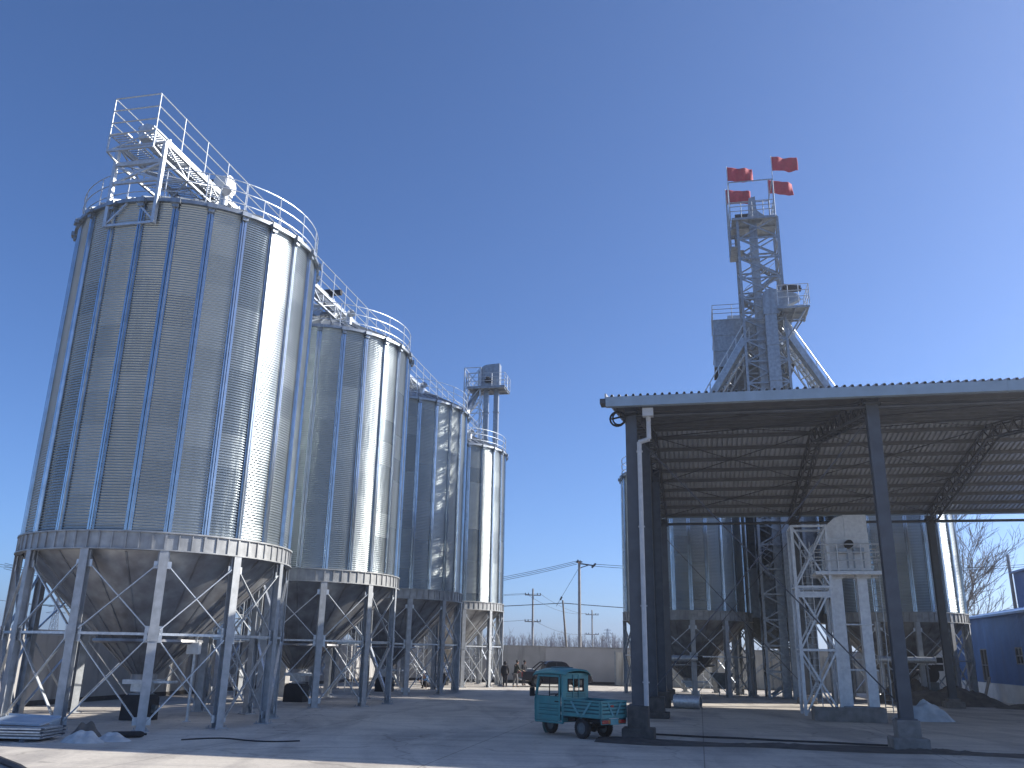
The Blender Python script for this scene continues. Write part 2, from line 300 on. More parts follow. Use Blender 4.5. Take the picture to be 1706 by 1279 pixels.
def silo_kit(zr, ze, R0):
    """meshes of one silo type; zr = underside of the ring beam, ze = eave"""
    k = {}
    zt = zr + .56; zc = zr - .85*R0; zm = zr*.525
    k['wall'] = wall_mesh(zt, ze, 'wall', R0)
    b = MB()                                   # hat-section stiffener, at angle 0
    prof = [(-.115,0),(-.115,.012),(-.075,.012),(-.06,.085),(-.012,.085),(0,.03),(.012,.085),(.06,.085),(.075,.012),(.115,.012),(.115,0)]
    b.prism(prof, zt+.01, ze-.02, lambda u, v, t: (u, R0+.012+v, t)); k['stiffener'] = b.mesh('stiffener', M['stiff'], 20)
    b = MB(); r = R0+.06                       # ring beam with flanges and seam ribs
    b.lathe([(r-.1, zt+.015),(r+.09, zt+.015),(r+.09, zt-.03),(r+.03, zt-.03),(r+.03, zr+.04),(r+.10, zr+.04),(r+.10, zr-.0),(r-.12, zr-.0)], 72)
    for i in range(72):
        t = 2*PI*i/72; Rm = Matrix.Rotation(-t, 3, 'Z'); b.box(Rm @ Vector((0, r+.045, (zr+zt)/2)), (.035 if i % 3 else .07, .045, zt-zr-.075), Rm)
    k['ring_beam'] = b.mesh('ring_beam', M['ring'])
    b = MB(); b.lathe([(r-.14, zr+.25),(r-.2, zr-.02),(.42, zc),(.42, zc-.2),(.34, zc-.2)], 72)
    for i in range(24):
        t = 2*PI*i/24; d = Vector((math.sin(t), math.cos(t), 0)); b.bar(d*(r-.2)+Vector((0,0,zr-.03)), d*.45+Vector((0,0,zc+.01)), .05, .05)
    b.lathe([(R0*.39,zr-2.66),(R0*.39+.06,zr-2.58),(R0*.39+.08,zr-2.66),(R0*.39,zr-2.72)], 48)
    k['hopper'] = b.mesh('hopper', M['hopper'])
    b = MB(); rl = R0+.02; b.ibar((0, rl, .03), (0, rl, zr), .26, .24, .022, up=(0,1,0))
    b.box((0, rl, .015), (.48, .48, .03)); b.box((0, rl+.02, zr-.16), (.34, .03, .3)); b.box((0, rl+.13, zm), (.3, .02, .4))
    for sx in (-1,1):
        for sy in (-1,1): b.tube((sx*.18, rl+sy*.18, .03), (sx*.18, rl+sy*.18, .09), .02, n=6)
    k['leg'] = b.mesh('leg', M['leg'])
    a0, a1 = 0, PI/6; q = lambda t, z, dr=0: Vector(((rl+dr)*math.sin(t), (rl+dr)*math.cos(t), z)); e = .035
    b = MB()
    b.bar(q(a0+e, zm), q(a1-e, zm), .09, .075)
    for za, zb in ((zr-.42, zm+.12), (zm-.13, .28)):
        b.bar(q(a0+e, za, .05), q(a1-e, zb, .05), .085, .03); b.bar(q(a0+e, zb, -.02), q(a1-e, za, -.02), .085, .03)
        for t, z in ((a0+e, za),(a1-e, za),(a0+e, zb),(a1-e, zb)): b.box(q(t, z, .02), (.2,.03,.22), Matrix.Rotation(-t, 3, 'Z'))
    k['cross_brace'] = b.mesh('cross_brace', M['galv'])
    zp = ze + 2.0
    b = MB(); b.lathe([(R0+.02, ze-.12),(R0+.17, ze-.12),(R0+.17, ze),(R0+.12, ze+.05),(.5, zp),(.5, zp+.25),(.01, zp+.28)], 72)
    for i in range(48):
        t = 2*PI*i/48; d = Vector((math.sin(t), math.cos(t), 0)); b.bar(d*(R0+.16)+Vector((0,0,ze+.05)), d*.55+Vector((0,0,zp+.03)), .07, .07)
    k['roof'] = b.mesh('roof', M['galv_dull'])
    b = MB(); b.box((0, R0+.17, ze-.1), (.32, .2, .16)); b.box((0, R0+.14, ze-.24), (.2, .1, .14))
    k['eave_bracket'] = b.mesh('eave_bracket', M['galv_dull'])
    b = MB(); rr = R0+.02
    for i in range(20):
        t = 2*PI*(i+.5)/20; b.tube((rr*math.sin(t), rr*math.cos(t), ze), (rr*math.sin(t), rr*math.cos(t), ze+1.22), .022, n=6)
    for z in (.35, .8, 1.22):
        ps = [Vector((rr*math.sin(2*PI*i/60), rr*math.cos(2*PI*i/60), ze+z)) for i in range(61)]; b.path(ps, .02, 5)
    k['guard_rail'] = b.mesh('guard_rail', M['galv'])
    b = MB()                                   # caged ladder, at angle 0
    y = R0+.30
    for sx in (-.22,.22): b.tube((sx, y, .25), (sx, y, ze+1.2), .025, n=6)
    z = .45
    while z < ze+1: b.tube((-.22, y, z), (.22, y, z), .014, n=5); z += .3
    hoops = [];  z = 2.6
    while z < ze+1.2:
        ps = [Vector((-.22-.14*math.sin(PI*i/10)*(1 if i<5 else -1)*0 + .36*-math.cos(PI*i/10), y+.72*math.sin(PI*i/10), z)) for i in range(11)]
        b.path(ps, .014, 4); z += .9
    for i in (0,2,5,8,10): b.tube((-.36*math.cos(PI*i/10), y+.72*math.sin(PI*i/10), 2.6), (-.36*math.cos(PI*i/10), y+.72*math.sin(PI*i/10), ze+1.1), .012, n=4)
    z = 1.2
    while z < ze:
        for sx in (-.22,.22): b.bar((sx, R0+.03, z), (sx, y, z), .03)
        z += 2.4
    k['ladder'] = b.mesh('ladder', M['galv'])
    b = MB()                                   # roof vent with a curved cowl
    b.tube((0,3.35,ze+.4), (0,3.35,ze+1.02), .16, n=12); b.path([(0,3.35,ze+1.0),(0,3.45,ze+1.14),(0,3.62,ze+1.16),(0,3.78,ze+1.02)], .16, 12)
    k['roof_vent'] = b.mesh('roof_vent', M['galv'])
    b = MB()                                   # slide gate under the hopper
    b.box((0,0,zc-.25), (1.0,.9,.14)); b.box((.75,0,zc-.25), (.6,.5,.06)); b.tube((1.05,-.3,zc-.25),(1.05,.3,zc-.25), .05, n=8); b.box((0,0,zc-.43),(.55,.55,.26))
    k['slide_gate'] = b.mesh('slide_gate', M['galv'])
    return k
KIT_A, KIT_B = silo_kit(5.17, 17.12, 4.36), silo_kit(4.42, 13.9, 4.0)
PHI = .121
def silo(kit, loc, label, group, ladder=.24):
    t = thing('grain_silo', label, 'silo', (loc[0], loc[1], 0), -PHI, group)
    for n in ('wall','ring_beam','hopper','roof','guard_rail','slide_gate'): link(n, kit[n], t)
    for i in range(24): link('stiffener', kit['stiffener'], t, rz=-i*PI/12); link('eave_bracket', kit['eave_bracket'], t, rz=-i*PI/12)
    for i in range(12): link('leg', kit['leg'], t, rz=-i*PI/6); link('cross_brace', kit['cross_brace'], t, rz=-i*PI/6)
    for a in (.3, 2.5, 4.2): link('roof_vent', kit['roof_vent'], t, rz=-a)
    link('ladder', kit['ladder'], t, rz=-ladder)
    return t
SG = 'corrugated silos in the row with the rooftop gallery'
sl_lab = ['big corrugated steel silo beside the stack of steel sheets, carrying the gallery\'s open end frame',
          'corrugated steel silo second along the gallery, just behind the biggest silo',
          'corrugated steel silo third along the gallery, with tower shadow on its wall',
          'corrugated steel silo farthest along the gallery, below the elevator with two casings']
def row(i): return site(S1, 0, 11.964*i)
for i in range(4): silo(KIT_A, row(i), sl_lab[i], SG)
silo(KIT_B, (11.65, 57.5), 'shorter corrugated silo behind the shed, beside its drainpipe column', 'shorter silos behind the shed', ladder=.35)
silo(KIT_B, (23.95, 54.7), 'shorter corrugated silo behind the shed, next to the bare trees', 'shorter silos behind the shed', ladder=.5)
for i in range(4):
    p = row(i)
    t = thing('discharge_boot', ['black sheet-wrapped box under the cone of the biggest silo', 'black sheet-wrapped box under the second silo of the gallery row', 'black sheet-wrapped box under the third silo of the gallery row', 'black sheet-wrapped box under the farthest silo of the gallery row'][i], 'discharge box', (p.x, p.y, 0), -TH, 'black boxes under the silo cones')
    b = MB(); b.prism([(-.6,0),(.6,0),(.58,.85),(.42,.98),(-.42,.98),(-.56,.85)], -.45, .45, lambda u,v,tt: (u,tt,v)); b.build('body', M['tarp'], t, .03)
    MB().box((0,0,1.0), (.7,.7,.05)).build('flange', M['galv_dull'], t)
    MB().tube((.56,0,.5),(.78,0,.5), .11, n=14).box((.60,0,.36),(.14,.22,.12)).build('motor', M['grey'], t); t.scale = (.82,)*3

# ------------------------------------------------------------------ gallery along the silo row
t = thing('conveyor_gallery', 'galvanised rooftop conveyor gallery with handrails bridging the row of four silos', 'conveyor', (S1[0], S1[1], 0), -TH)
U0, U1, ZD = -5.0, 41.0, 19.42
b = MB()                                        # truss: chords and webs
for x in (-.92,.92):
    b.bar((x,U0+.6,ZD-.08),(x,U1,ZD-.08),.1,.14); b.bar((x,U0+.6,ZD-.75),(x,U1,ZD-.75),.08,.08)
    u = U0+.6; s = 0
    while u < U1-1.4:
        b.bar((x,u,ZD-.75 if s else ZD-.1),(x,u+1.5,ZD-.1 if s else ZD-.75),.05); b.bar((x,u,ZD-.75),(x,u,ZD-.1),.05); u += 1.5; s = 1-s
u = U0+.6; s = 1
while u < U1:
    b.bar((-.92,u,ZD-.08),(.92,u,ZD-.08),.07); b.bar((-.92,u,ZD-.75),(.92,u,ZD-.75),.06)
    if u+1.5 < U1: b.bar((-.92*s,u,ZD-.75),(.92*s,u+1.5,ZD-.75),.045)
    u += 1.5; s = -s
b.build('truss', M['galv'], t)
b = MB()
for x0, x1 in ((-.86,-.2),(.42,.86)):
    u = U0
    b.bar((x0,U0,ZD+.01),(x0,U1,ZD+.01),.03,.05); b.bar((x1,U0,ZD+.01),(x1,U1,ZD+.01),.03,.05)
    while u < U1: b.box2((x0,u,ZD),(x1,u+.045,ZD+.03)); u += .13
b.build('walkway', M['galv'], t)
b = MB(); b.prism([(-.16,ZD+.12),(.36,ZD+.12),(.36,ZD+.55),(.42,ZD+.55),(.42,ZD+.6),(.1,ZD+.72),(-.22,ZD+.6),(-.22,ZD+.55),(-.16,ZD+.55)], U0+.5, U1, lambda u,v,tt: (u,tt,v))
u = U0+1.5
while u < U1: b.box((.1,u,ZD+.4),(.66,.07,.56)); u += 2.5
b.build('conveyor_trough', M['galv'], t)
for x in (-.9,.9):
    b = MB(); u = U0
    while u <= U1: b.tube((x,u,ZD),(x,u,ZD+1.5),.024,n=6); u += 1.53
    for z in (.5,1.0,1.5): b.tube((x,U0,ZD+z),(x,U1,ZD+z),.022,n=6)
    b.build('handrail', M['galv'], t)
b = MB()
for z in (.04,.5,1.0,1.5): b.tube((-.9,U0,ZD+z),(.9,U0,ZD+z),.024,n=6)
b.bar((-.9,U0,ZD-.62),(.9,U0,ZD-.62),.07); b.bar((-.9,U0,ZD-.62),(-.9,U0,ZD),.05); b.bar((.9,U0,ZD-.62),(.9,U0,ZD),.05); b.bar((-.9,U0,ZD-.62),(.9,U0,ZD),.04)
for x in (-.9,.9): b.bar((x,U0,ZD-.62),(x,U0+.7,ZD-.75),.06)
b.build('end_rail', M['galv'], t)
for i in range(4):                               # support frames, the first stands on the eave of the biggest silo
    for u in ((-4.42, 4.3) if i == 0 else (-4.3, 4.3)):
        uu = 11.964*i + u; b = MB(); zb = 16.15 if (i == 0 and u < 0) else 17.1
        for x in (-.93,.93): b.bar((x,uu,zb),(x,uu,ZD-.1),.15,.12)
        b.bar((-.93,uu,ZD-.86),(.93,uu,ZD-.86),.12,.1); b.bar((-.93,uu,17.85),(.93,uu,17.85),.1,.1)
        b.bar((-.93,uu,17.85),(.93,uu,ZD-.9),.08,.08); b.bar((.93,uu,17.85),(-.93,uu,ZD-.9),.06,.06)
        if zb < 17:
            b.bar((-.93,uu,16.2),(.93,uu,16.2),.08,.08); b.bar((-.93,uu,16.25),(0,uu-.02,17.2),.06); b.bar((.93,uu,16.25),(0,uu-.02,17.2),.06)
        b.build('support_frame', M['galv'], t)
    uu = 11.964*i
    b = MB(); b.box((.1,uu+.2,ZD-.12),(.5,.6,.6)); b.tube((.1,uu+.2,ZD-.4),(.1,uu+.2,ZD-.16+-.3),.25,n=12); b.build('inlet_spout', M['galv_dull'], t)
    if i:
        b = MB(); b.tube((.45,uu-.8,ZD+.85),(.95,uu-.8,ZD+.85),.16,n=12); b.box((.2,uu-.8,ZD+.8),(.4,.36,.4)); b.build('drive_motor', M['black'], t)
b = MB(); Rm = Matrix.Rotation(PI/2, 3, 'Y'); b.lathe([(.01,-.2),(.42,-.2),(.42,.35),(.01,.35)], 20, (.25,.4,ZD+1.0), Rm); b.box((.32,.4,ZD+.75),(.52,.5,.4)); b.build('belt_guard', M['white'], t)
MB().tube((-.2,.1,ZD+.95),(.0,.1,ZD+.95),.2,n=14).box((-.25,.1,ZD+.75),(.4,.4,.3)).build('drive_motor', M['black'], t)

# ------------------------------------------------------------------ lattice helper
def lattice(b, x0, x1, y0, y1, z0, z1, n, col=.12, br=.06, x_brace=True, horiz=True):
    cs = [(x0,y0),(x1,y0),(x1,y1),(x0,y1)]; h = (z1-z0)/n
    for x, y in cs: b.bar((x,y,z0),(x,y,z1),col,col)
    for i in range(n):
        za, zb = z0+i*h, z0+(i+1)*h
        for k in range(4):
            (xa,ya),(xb,yb) = cs[k], cs[(k+1)%4]
            if horiz: b.bar((xa,ya,zb),(xb,yb,zb),br*1.3)
            b.bar((xa,ya,za),(xb,yb,zb),br)
            if x_brace: b.bar((xb,yb,za),(xa,ya,zb),br)
    return b
def railing(b, pts, z, h=1.1, r=.022, step=1.2, closed=False):
    pts = [Vector((p[0],p[1],z)) for p in pts]
    if closed: pts.append(pts[0])
    for p, q in zip(pts, pts[1:]):
        n = max(1, round((q-p).length/step))
        for i in range(n+1): c = p+(q-p)*i/n; b.tube(c, c+Vector((0,0,h)), r, n=5)
        for zz in (.4*h,.7*h,h): b.tube(p+Vector((0,0,zz)), q+Vector((0,0,zz)), r, n=5)
    return b

# elevator with two casings behind the far silo
p = site(S1, 0, 42.3)
t = thing('bucket_elevator', 'galvanised bucket elevator with rounded head above the far end of the gallery', 'grain elevator', (p.x, p.y, 0), -TH)
b = MB(); 
b.prism([(.55,24.45),(.55,26.0)]+[(.55+.9-.9*math.cos(a),26.0-.45+1.0*math.sin(a)) for a in (.5,.75,1.0,1.25,1.5)]+[(2.45,26.6),(2.45,24.45)], -.4, .4, lambda u,v,tt: (u,tt,v))
for x in (1.0,1.5,2.0): b.box2((x,-.43,24.5),(x+.05,.43,26.4))
b.build('head', M['galv_dull'], t); h = t.children[-1]
MB().tube((1.5,-.85,25.2),(1.5,-.4,25.2),.16,n=12).box((1.5,-.55,25.0),(.6,.25,.25)).build('motor', M['black'], h)
for x in (1.25,2.15):
    b = MB(); b.box2((x-.2,-.22,.4),(x+.2,.22,24.45)); z = 3
    while z < 24: b.box2((x-.25,-.27,z),(x+.25,.27,z+.06)); z += 2.4
    b.build('casing', M['galv_dull'], t)
b = MB(); b.box2((-.3,-1.1,24.3),(3.1,1.1,24.38))
for y in (-1.05,0,1.05): b.bar((-.3,y,24.22),(3.1,y,24.22),.1)
for x in (.3,1.7,3.0): b.bar((x,-1.1,24.2),(x,1.1,24.2),.08)
b.build('platform', M['galv_dull'], t)
b = MB(); railing(b, [(-.3,-1.1),(3.1,-1.1),(3.1,1.1),(-.3,1.1)], 24.38, 1.15, closed=True); b.build('handrail', M['galv'], t)
b = MB(); lattice(b, -.6,.85,-.75,.75,0,26.2,14,.1,.05); 
z = 17.0; s = 1
while z < 24: b.bar((-.45*s,.3,z),(.65*s,.3,z+1.3),.3,.04); z += 1.3; s = -s
b.build('lattice_tower', M['galv'], t)
b = MB(); b.bar((.5,0,24.4),(-.6,-2.2,20.3),.4,.4); b.build('downspout', M['galv_dull'], t)

# ------------------------------------------------------------------ open shed
A = (4.05, 27.06)
t = thing('open_shed', 'open-sided steel shed with pale gable roof on dark columns', 'shed', (A[0], A[1], 0), -TH)
BAY, DEP, ZE, ZR_ = 7.3, 24.0, 10.25, 12.25
XL, XR = -.85, 33.0
def roof_z(y): return ZE + (ZR_-ZE)*(1-abs(y-DEP/2)/(DEP/2))
xs = []; x = XL; k = 0                            # trapezoidal ribs across the slope
while x < XR:
    xs += [(x,0),(x+.12,0),(x+.15,.075),(x+.205,.075)]; x += .23
for nm, ys in (('front', (-.75, DEP/2)), ('rear', (DEP/2, DEP+.55))):
    b = MB(); n = len(xs)
    for y in ys:
        for px, dz in xs: b.v.append((px, y, roof_z(y)+.2+dz))
    for y in ys:
        for px, dz in xs: b.v.append((px, y, roof_z(y)+.185+dz))
    for i in range(n-1): b.f += [(i,i+1,n+i+1,n+i),(2*n+i+1,2*n+i,3*n+i,3*n+i+1)]
    for i in range(n-1): b.f += [(i,2*n+i,2*n+i+1,i+1),(n+i,n+i+1,3*n+i+1,3*n+i)]
    b.build('roof_sheet', M['roofsheet'], t, ang=20)
b = MB(); b.prism([(-.3,-.06),(0,.02),(.3,-.06),(.3,-.04),(0,.06),(-.3,-.04)], XL-.02, XR, lambda u,v,tt: (tt, DEP/2+u, ZR_+.265+v)); b.build('ridge_cap', M['roofsheet'], t)
b = MB(); 
for s0, y0, y1 in ((0,-.75,DEP/2),(1,DEP/2,DEP+.55)): b.bar((XL-.03,y0,roof_z(y0)+.2),(XL-.03,y1,roof_z(y1)+.2),.05,.22)
b.build('barge_board', M['roofsheet'], t)
for y, s in ((-.78,-1),(DEP+.58,1)):
    z0 = roof_z(y)+.13; gh = .31 if s < 0 else .1
    b = MB(); b.prism([(0,0),(0,-gh),(.2*s,-gh),(.2*s,.0),(.19*s,.0),(.19*s,-gh+.01),(.01*s,-gh+.01),(.01*s,0)], XL, XR, lambda u,v,tt: (tt, y+u, z0+v))
    x = XL+5.8
    while x < XR: b.box((x, y+.1*s, z0-gh/2), (.05,.215,gh+.015)); x += 6
    b.box((XL+.0, y+.1*s, z0-gh/2),(.012,.19,gh-.01)); b.build('gutter', M['gutter'], t)
MB().box((XL-.1,-.55,roof_z(-.55)+.02),(.22,.5,.16)).build('gutter_end', M['dark'], t)
for s in range(2):
    n = 9
    for i in range(n):
        y = (-.45 + i*(DEP/2+.2)/(n-.6)) if s == 0 else DEP+.3-(i*(DEP/2+.05)/(n-.6))
        z = roof_z(y)+.04
        b = MB(); b.prism([(-.03,-.03),(.03,-.03),(.03,-.015),(-.015,-.015),(-.015,.125),(.03,.125),(.03,.14),(-.03,.14)], XL+.05, XR, lambda u,v,tt: (tt, y+u, z+v)); b.build('purlin', M['purlin'], t)
for i in range(5):                                # lattice rafters on two side-by-side chords
    x = i*BAY; b = MB()
    for s in (-.22,.22):
        for ya, yb in ((.1,DEP/2),(DEP/2,DEP-.1)):
            b.bar((x+s,ya,roof_z(ya)-.12),(x+s,yb,roof_z(yb)-.12),.07,.07); b.bar((x+s,ya,roof_z(ya)-.62),(x+s,yb,roof_z(yb)-.66),.07,.07)
            nn = 10
            for k in range(nn):
                y0 = ya+(yb-ya)*k/nn; y1 = ya+(yb-ya)*(k+.5)/nn; y2 = ya+(yb-ya)*(k+1)/nn
                b.bar((x+s,y0,roof_z(y0)-.64),(x+s,y1,roof_z(y1)-.13),.04); b.bar((x+s,y1,roof_z(y1)-.13),(x+s,y2,roof_z(y2)-.64),.04)
                if s < 0: b.bar((x-.22,y0,roof_z(y0)-.64),(x+.22,y1,roof_z(y1)-.64),.035); b.bar((x+.22,y1,roof_z(y1)-.64),(x-.22,y2,roof_z(y2)-.64),.035)
    b.build('roof_truss', M['truss'], t)
for i in range(5):
    for y, zt, ph in ((0, ZE-.2, .95), (DEP, ZE-.28, .55)):
        x = i*BAY - (.12 if i == 0 and y == 0 else 0); ph = ph if i == 0 else ph*.82; b = MB(); b.ibar((x,y,ph),(x,y,zt),.36,.34,.03,up=(0,1,0)); b.box((x,y,ph+.015),(.5,.5,.03)); b.box((x,y,zt-.12),(.5,.5,.05)); b.box((x,y,zt+.02),(.46,.42,.03))
        c = b.build('column', M['dark'], t)
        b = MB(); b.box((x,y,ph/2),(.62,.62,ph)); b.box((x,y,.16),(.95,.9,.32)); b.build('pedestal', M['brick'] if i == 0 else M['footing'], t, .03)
b = MB(); b.ibar((-.28,9.3,.8),(-.28,9.3,roof_z(9.3)-.02),.34,.62,.035,up=(1,0,0)); b.build('column', M['dark'], t)
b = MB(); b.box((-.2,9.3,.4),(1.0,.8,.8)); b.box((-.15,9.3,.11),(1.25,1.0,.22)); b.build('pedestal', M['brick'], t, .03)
b = MB(); b.ibar((-.1,16.5,.7),(-.1,16.5,roof_z(16.5)-.02),.3,.45,.03,up=(1,0,0)); b.build('column', M['dark'], t)
b = MB(); b.box((-.1,16.5,.35),(.8,.7,.7)); b.build('pedestal', M['brick'], t, .03)
b = MB(); b.path([(.46,-.62,9.72),(.46,-.45,9.55),(.46,-.45,9.05),(.46,-.45,8.95),(.14,-.3,8.9),(.14,-.3,.95)], .075, 10); b.box((.46,-.62,9.78),(.34,.26,.26))
for z in (8.6,6.2,3.8,1.6): b.box((.14,-.26,z),(.2,.1,.04))
b.build('downpipe', M['pvc'], t)
def rod(p, q): MB().tube(p, q, .022, n=6).tube(Vector(p)*.5+Vector(q)*.5, Vector(p)*.48+Vector(q)*.52, .04, n=6).build('brace_rod', M['truss'], t)
rod((.18,.1,9.0),(BAY-.1,.1,1.15)); rod((BAY-.18,-.1,9.4),(.15,-.1,1.15))
rod((.1,DEP,8.9),(BAY-.1,DEP,.9)); rod((BAY-.1,DEP+.1,8.9),(.1,DEP+.1,.9))
for i in (0,1):
    for ya, yb in ((.4,6),(6,12),(12,18),(18,23.6)):
        rod((i*BAY+.1,ya,roof_z(ya)-.16),((i+1)*BAY-.1,yb,roof_z(yb)-.16)); rod(((i+1)*BAY-.1,ya,roof_z(ya)-.2),(i*BAY+.1,yb,roof_z(yb)-.2))
MB().tube((0,DEP,9.72),(4*BAY,DEP,9.72),.075,n=10).build('tie_beam', M['dark'], t)
MB().tube((0,.0,9.86),(4*BAY,.0,9.86),.06,n=10).build('tie_beam', M['dark'], t)
b = MB()
for i in range(3):
    Rm = Matrix.Rotation(.5, 3, 'Z'); 
b.path([(-.55+.24*math.cos(a), -.2, 9.72+.24*math.sin(a)) for a in [k*2*PI/14 for k in range(15)]], .035, 6); b.path([(-.5+.2*math.cos(a), -.28, 9.72+.22*math.sin(a)) for a in [k*2*PI/14 for k in range(15)]], .03, 6); b.bar((-.75,-.2,9.72),(.1,-.2,9.9),.05)
o = b.build('cable_coil', M['black']); o.parent = None; o.matrix_world = t.matrix_world.copy(); o.location = t.location; o.rotation_euler = t.rotation_euler
tag(o, 'coil of black cable hung at the top of the shed\'s drainpipe column', 'cable')

# dirt strip with rubble along the shed's front, and cables lying on it
b = MB(); rnd = random.Random(3)
L_ = 34; nx, ny = 240, 10
prof = [[rnd.uniform(.3,1) for _ in range(ny+1)] for _ in range(nx+1)]
def f(u, v):
    i, j = round(u*nx), round(v*ny); e = math.sin(PI*v)
    p = site(A, -1.3+u*L_, -.55-.55*math.sin(u*21)*.3+(v-.5)*(1.5+.5*math.sin(u*37)), .006+e*.11*prof[i][j]*(.6+.4*math.sin(u*53)))
    return tuple(p)
b.grid(nx, ny, f); structure(b.build('dirt_strip', M['dirt']))
def cable(pts, r, label, m='wire', name='cable'):
    b = MB(); b.path(pts, r, 6); return tag(b.build(name, M[m]), label, 'cable')
cable([site(A, -.2+.5*i, 1.6-.06*i+.05*math.sin(i*1.3), .03) for i in range(16)], .03, 'thick black cable lying along the concrete inside the shed front')
cable([Vector((-8.6+.28*i, 24.5+.5*math.sin(i*.55)*(1 if i < 6 else .6)+.03*i, .02)) for i in range(12)], .02, 'thin dark cord lying loose on the concrete before the biggest silo')
cable([Vector((-11.4,20.4,.05)), Vector((-10.6,19.5,.05)), Vector((-9.6,18.4,.05)), Vector((-8.6,17.1,.05))], .07, 'black rubber hose end lying on the sunlit concrete', name='hose')

# ------------------------------------------------------------------ intake elevator under the shed
t = thing('intake_elevator', 'bright galvanised bucket elevator standing inside the shed with two pale casings', 'grain elevator', (14.35, 37.0, 0), -TH)
b = MB(); Z0, Z1 = 5.95, 8.25
b.prism([(-.85,Z0),(-.85,7.35),(-.7,7.8),(-.35,8.12),(.05,Z1),(.95,Z1),(.95,Z0)], -.42, .42, lambda u,v,tt: (u,tt,v))
b.box2((-.86,-.435,7.25),(.96,.435,7.29)); b.box2((.03,-.44,6.0),(.06,.44,8.26)); b.box2((-.9,-.45,5.9),(1.0,.45,5.98))
b.build('head', M['galv_new'], t, .01); h = t.children[-1]
b = MB(); b.tube((.12,-.78,6.98),(.12,-.4,6.98),.17,n=16); b.build('bearing', M['black'], h)
b = MB(); b.box((-.18,-.55,6.72),(.42,.2,.22)); b.box((.5,-.55,6.72),(.42,.2,.22))
for x in (-.35,.05,.3,.68): b.bar((x,-.5,6.0),(x,-.5,6.65),.05)
b.build('motor_bracket', M['galv_dull'], h)
for x in (-.42,.58):
    b = MB(); b.box2((x-.2,-.22,.35),(x+.2,.22,5.9))
    for z in (1.9,3.7,5.6): b.box2((x-.27,-.29,z),(x+.27,.29,z+.05))
    b.build('casing', M['galv_new'], t)
b = MB(); b.bar((-.7,0,3.73),(.85,0,3.73),.06); b.bar((-.7,0,1.93),(.85,0,1.93),.06); b.build('casing_tie', M['galv_new'], t)
b = MB(); b.box2((-1.35,-.95,5.78),(1.45,.95,5.84)); b.bar((-1.35,-.95,5.74),(1.45,-.95,5.74),.08); b.bar((-1.35,.95,5.74),(1.45,.95,5.74),.08); b.build('platform', M['galv_new'], t)
b = MB(); railing(b, [(-1.35,-.95),(1.45,-.95),(1.45,.95),(-1.35,.95)], 5.84, 1.1, .025, .9, True); b.build('handrail', M['galv_new'], t)
b = MB(); lattice(b, -2.15,-.75,-.7,.8,.15,7.75,3,.12,.07); b.bar((-2.15,-.7,4.9),(-.75,-.7,4.9),.05,.24); b.build('lattice_tower', M['galv_new'], t)
b = MB()
for sx in (-1.75,-1.35): b.tube((sx,.3,.2),(sx,.3,7.2),.022,n=6)
z = .4
while z < 7.1: b.tube((-1.75,.3,z),(-1.35,.3,z),.014,n=5); z += .28
b.build('ladder', M['galv_new'], t)
b = MB()
for sx in (1.12,1.4): b.tube((sx,.5,.3),(sx,.5,7.6),.02,n=6)
z = .5
while z < 7.5: b.tube((1.12,.5,z),(1.4,.5,z),.014,n=5); z += .25
b.build('ladder', M['galv_dull'], t)
MB().box((.05,-.05,.28),(1.5,.8,.5)).build('boot', M['galv_dull'], t, .02)
o = MB().box((0,0,.27),(2.7,.14,.54)).box((0,.5,.24),(2.62,.9,.04)).box((-1.3,.5,.27),(.1,.9,.54)).box((1.3,.5,.27),(.1,.9,.54)).build('intake_trough', M['footing'], None, .01)
o.location = (13.5, 35.75, 0); o.rotation_euler[2] = -TH; tag(o, 'low grey steel trough on the shed floor before the intake elevator', 'trough')

# ------------------------------------------------------------------ elevator tower with flags, dryer, roof bridges
TK = .955; TW = (18.1*TK, 57.6*TK)
t = thing('elevator_tower', 'tall lattice elevator tower rising behind the shed roof, topped by red flags', 'tower', (TW[0], TW[1], 2.4*(1-TK)), -TH); t.scale = (TK,)*3
b = MB(); lattice(b, -1.42,1.42,-1.3,1.5,-.12,33.2,21,.17,.085); b.build('lattice_frame', M['galv_dull'], t)
b = MB()                                           # zigzag stairs inside
z = 0; s = 1
while z < 30:
    for y in (.15,.95): b.bar((-1.1*s,y,z),(1.1*s,y,z+1.95),.05,.16)
    for k in range(9): b.box((-1.1*s+2.2*s*(k+.5)/9,.55,z+1.95*(k+.5)/9),(.24,.8,.03))
    b.box((1.2*s,.55,z+1.95),(.4,1.6,.04)); z += 1.95; s = -s
b.build('stairs', M['galv_dull'], t)
b = MB(); z = 0; s = 1
while z < 29:
    b.tube((-1.1*s,.12,z+.9),(1.1*s,.12,z+2.85),.02,n=5); z += 1.95; s = -s
b.build('stair_rail', M['galv'], t)
for x, y, wd, zt in ((-.28,-.75,.52,33.4),(-.28,-.05,.5,33.4)):
    b = MB(); b.box2((x-wd/2,y-.22,-.12),(x+wd/2,y+.22,zt)); z = 2.5
    while z < zt: b.box2((x-wd/2-.05,y-.27,z),(x+wd/2+.05,y+.27,z+.07)); z += 2.5
    b.build('casing', M['galv_dull'], t)
b = MB(); b.prism([(-.42,33.0),(-.66,33.5),(-.6,33.75),(-.46,34.0),(-.46,35.1),(.0,35.2),(.05,34.05),(.36,33.75),(.68,33.45),(.2,32.95)], -.98, .2, lambda u,v,tt: (u,tt,v)); b.build('head', M['galv_dull'], t)
MB().tube((-1.5,-.5,33.85),(-.5,-.5,33.85),.2,n=12).box((-1.0,-.5,33.6),(1.2,.6,.1)).build('motor', M['black'], t)
b = MB(); b.box2((-1.8,-1.5,33.2),(1.4,1.65,33.27))
for y in (-1.5,0,1.6): b.bar((-1.8,y,33.12),(1.4,y,33.12),.1)
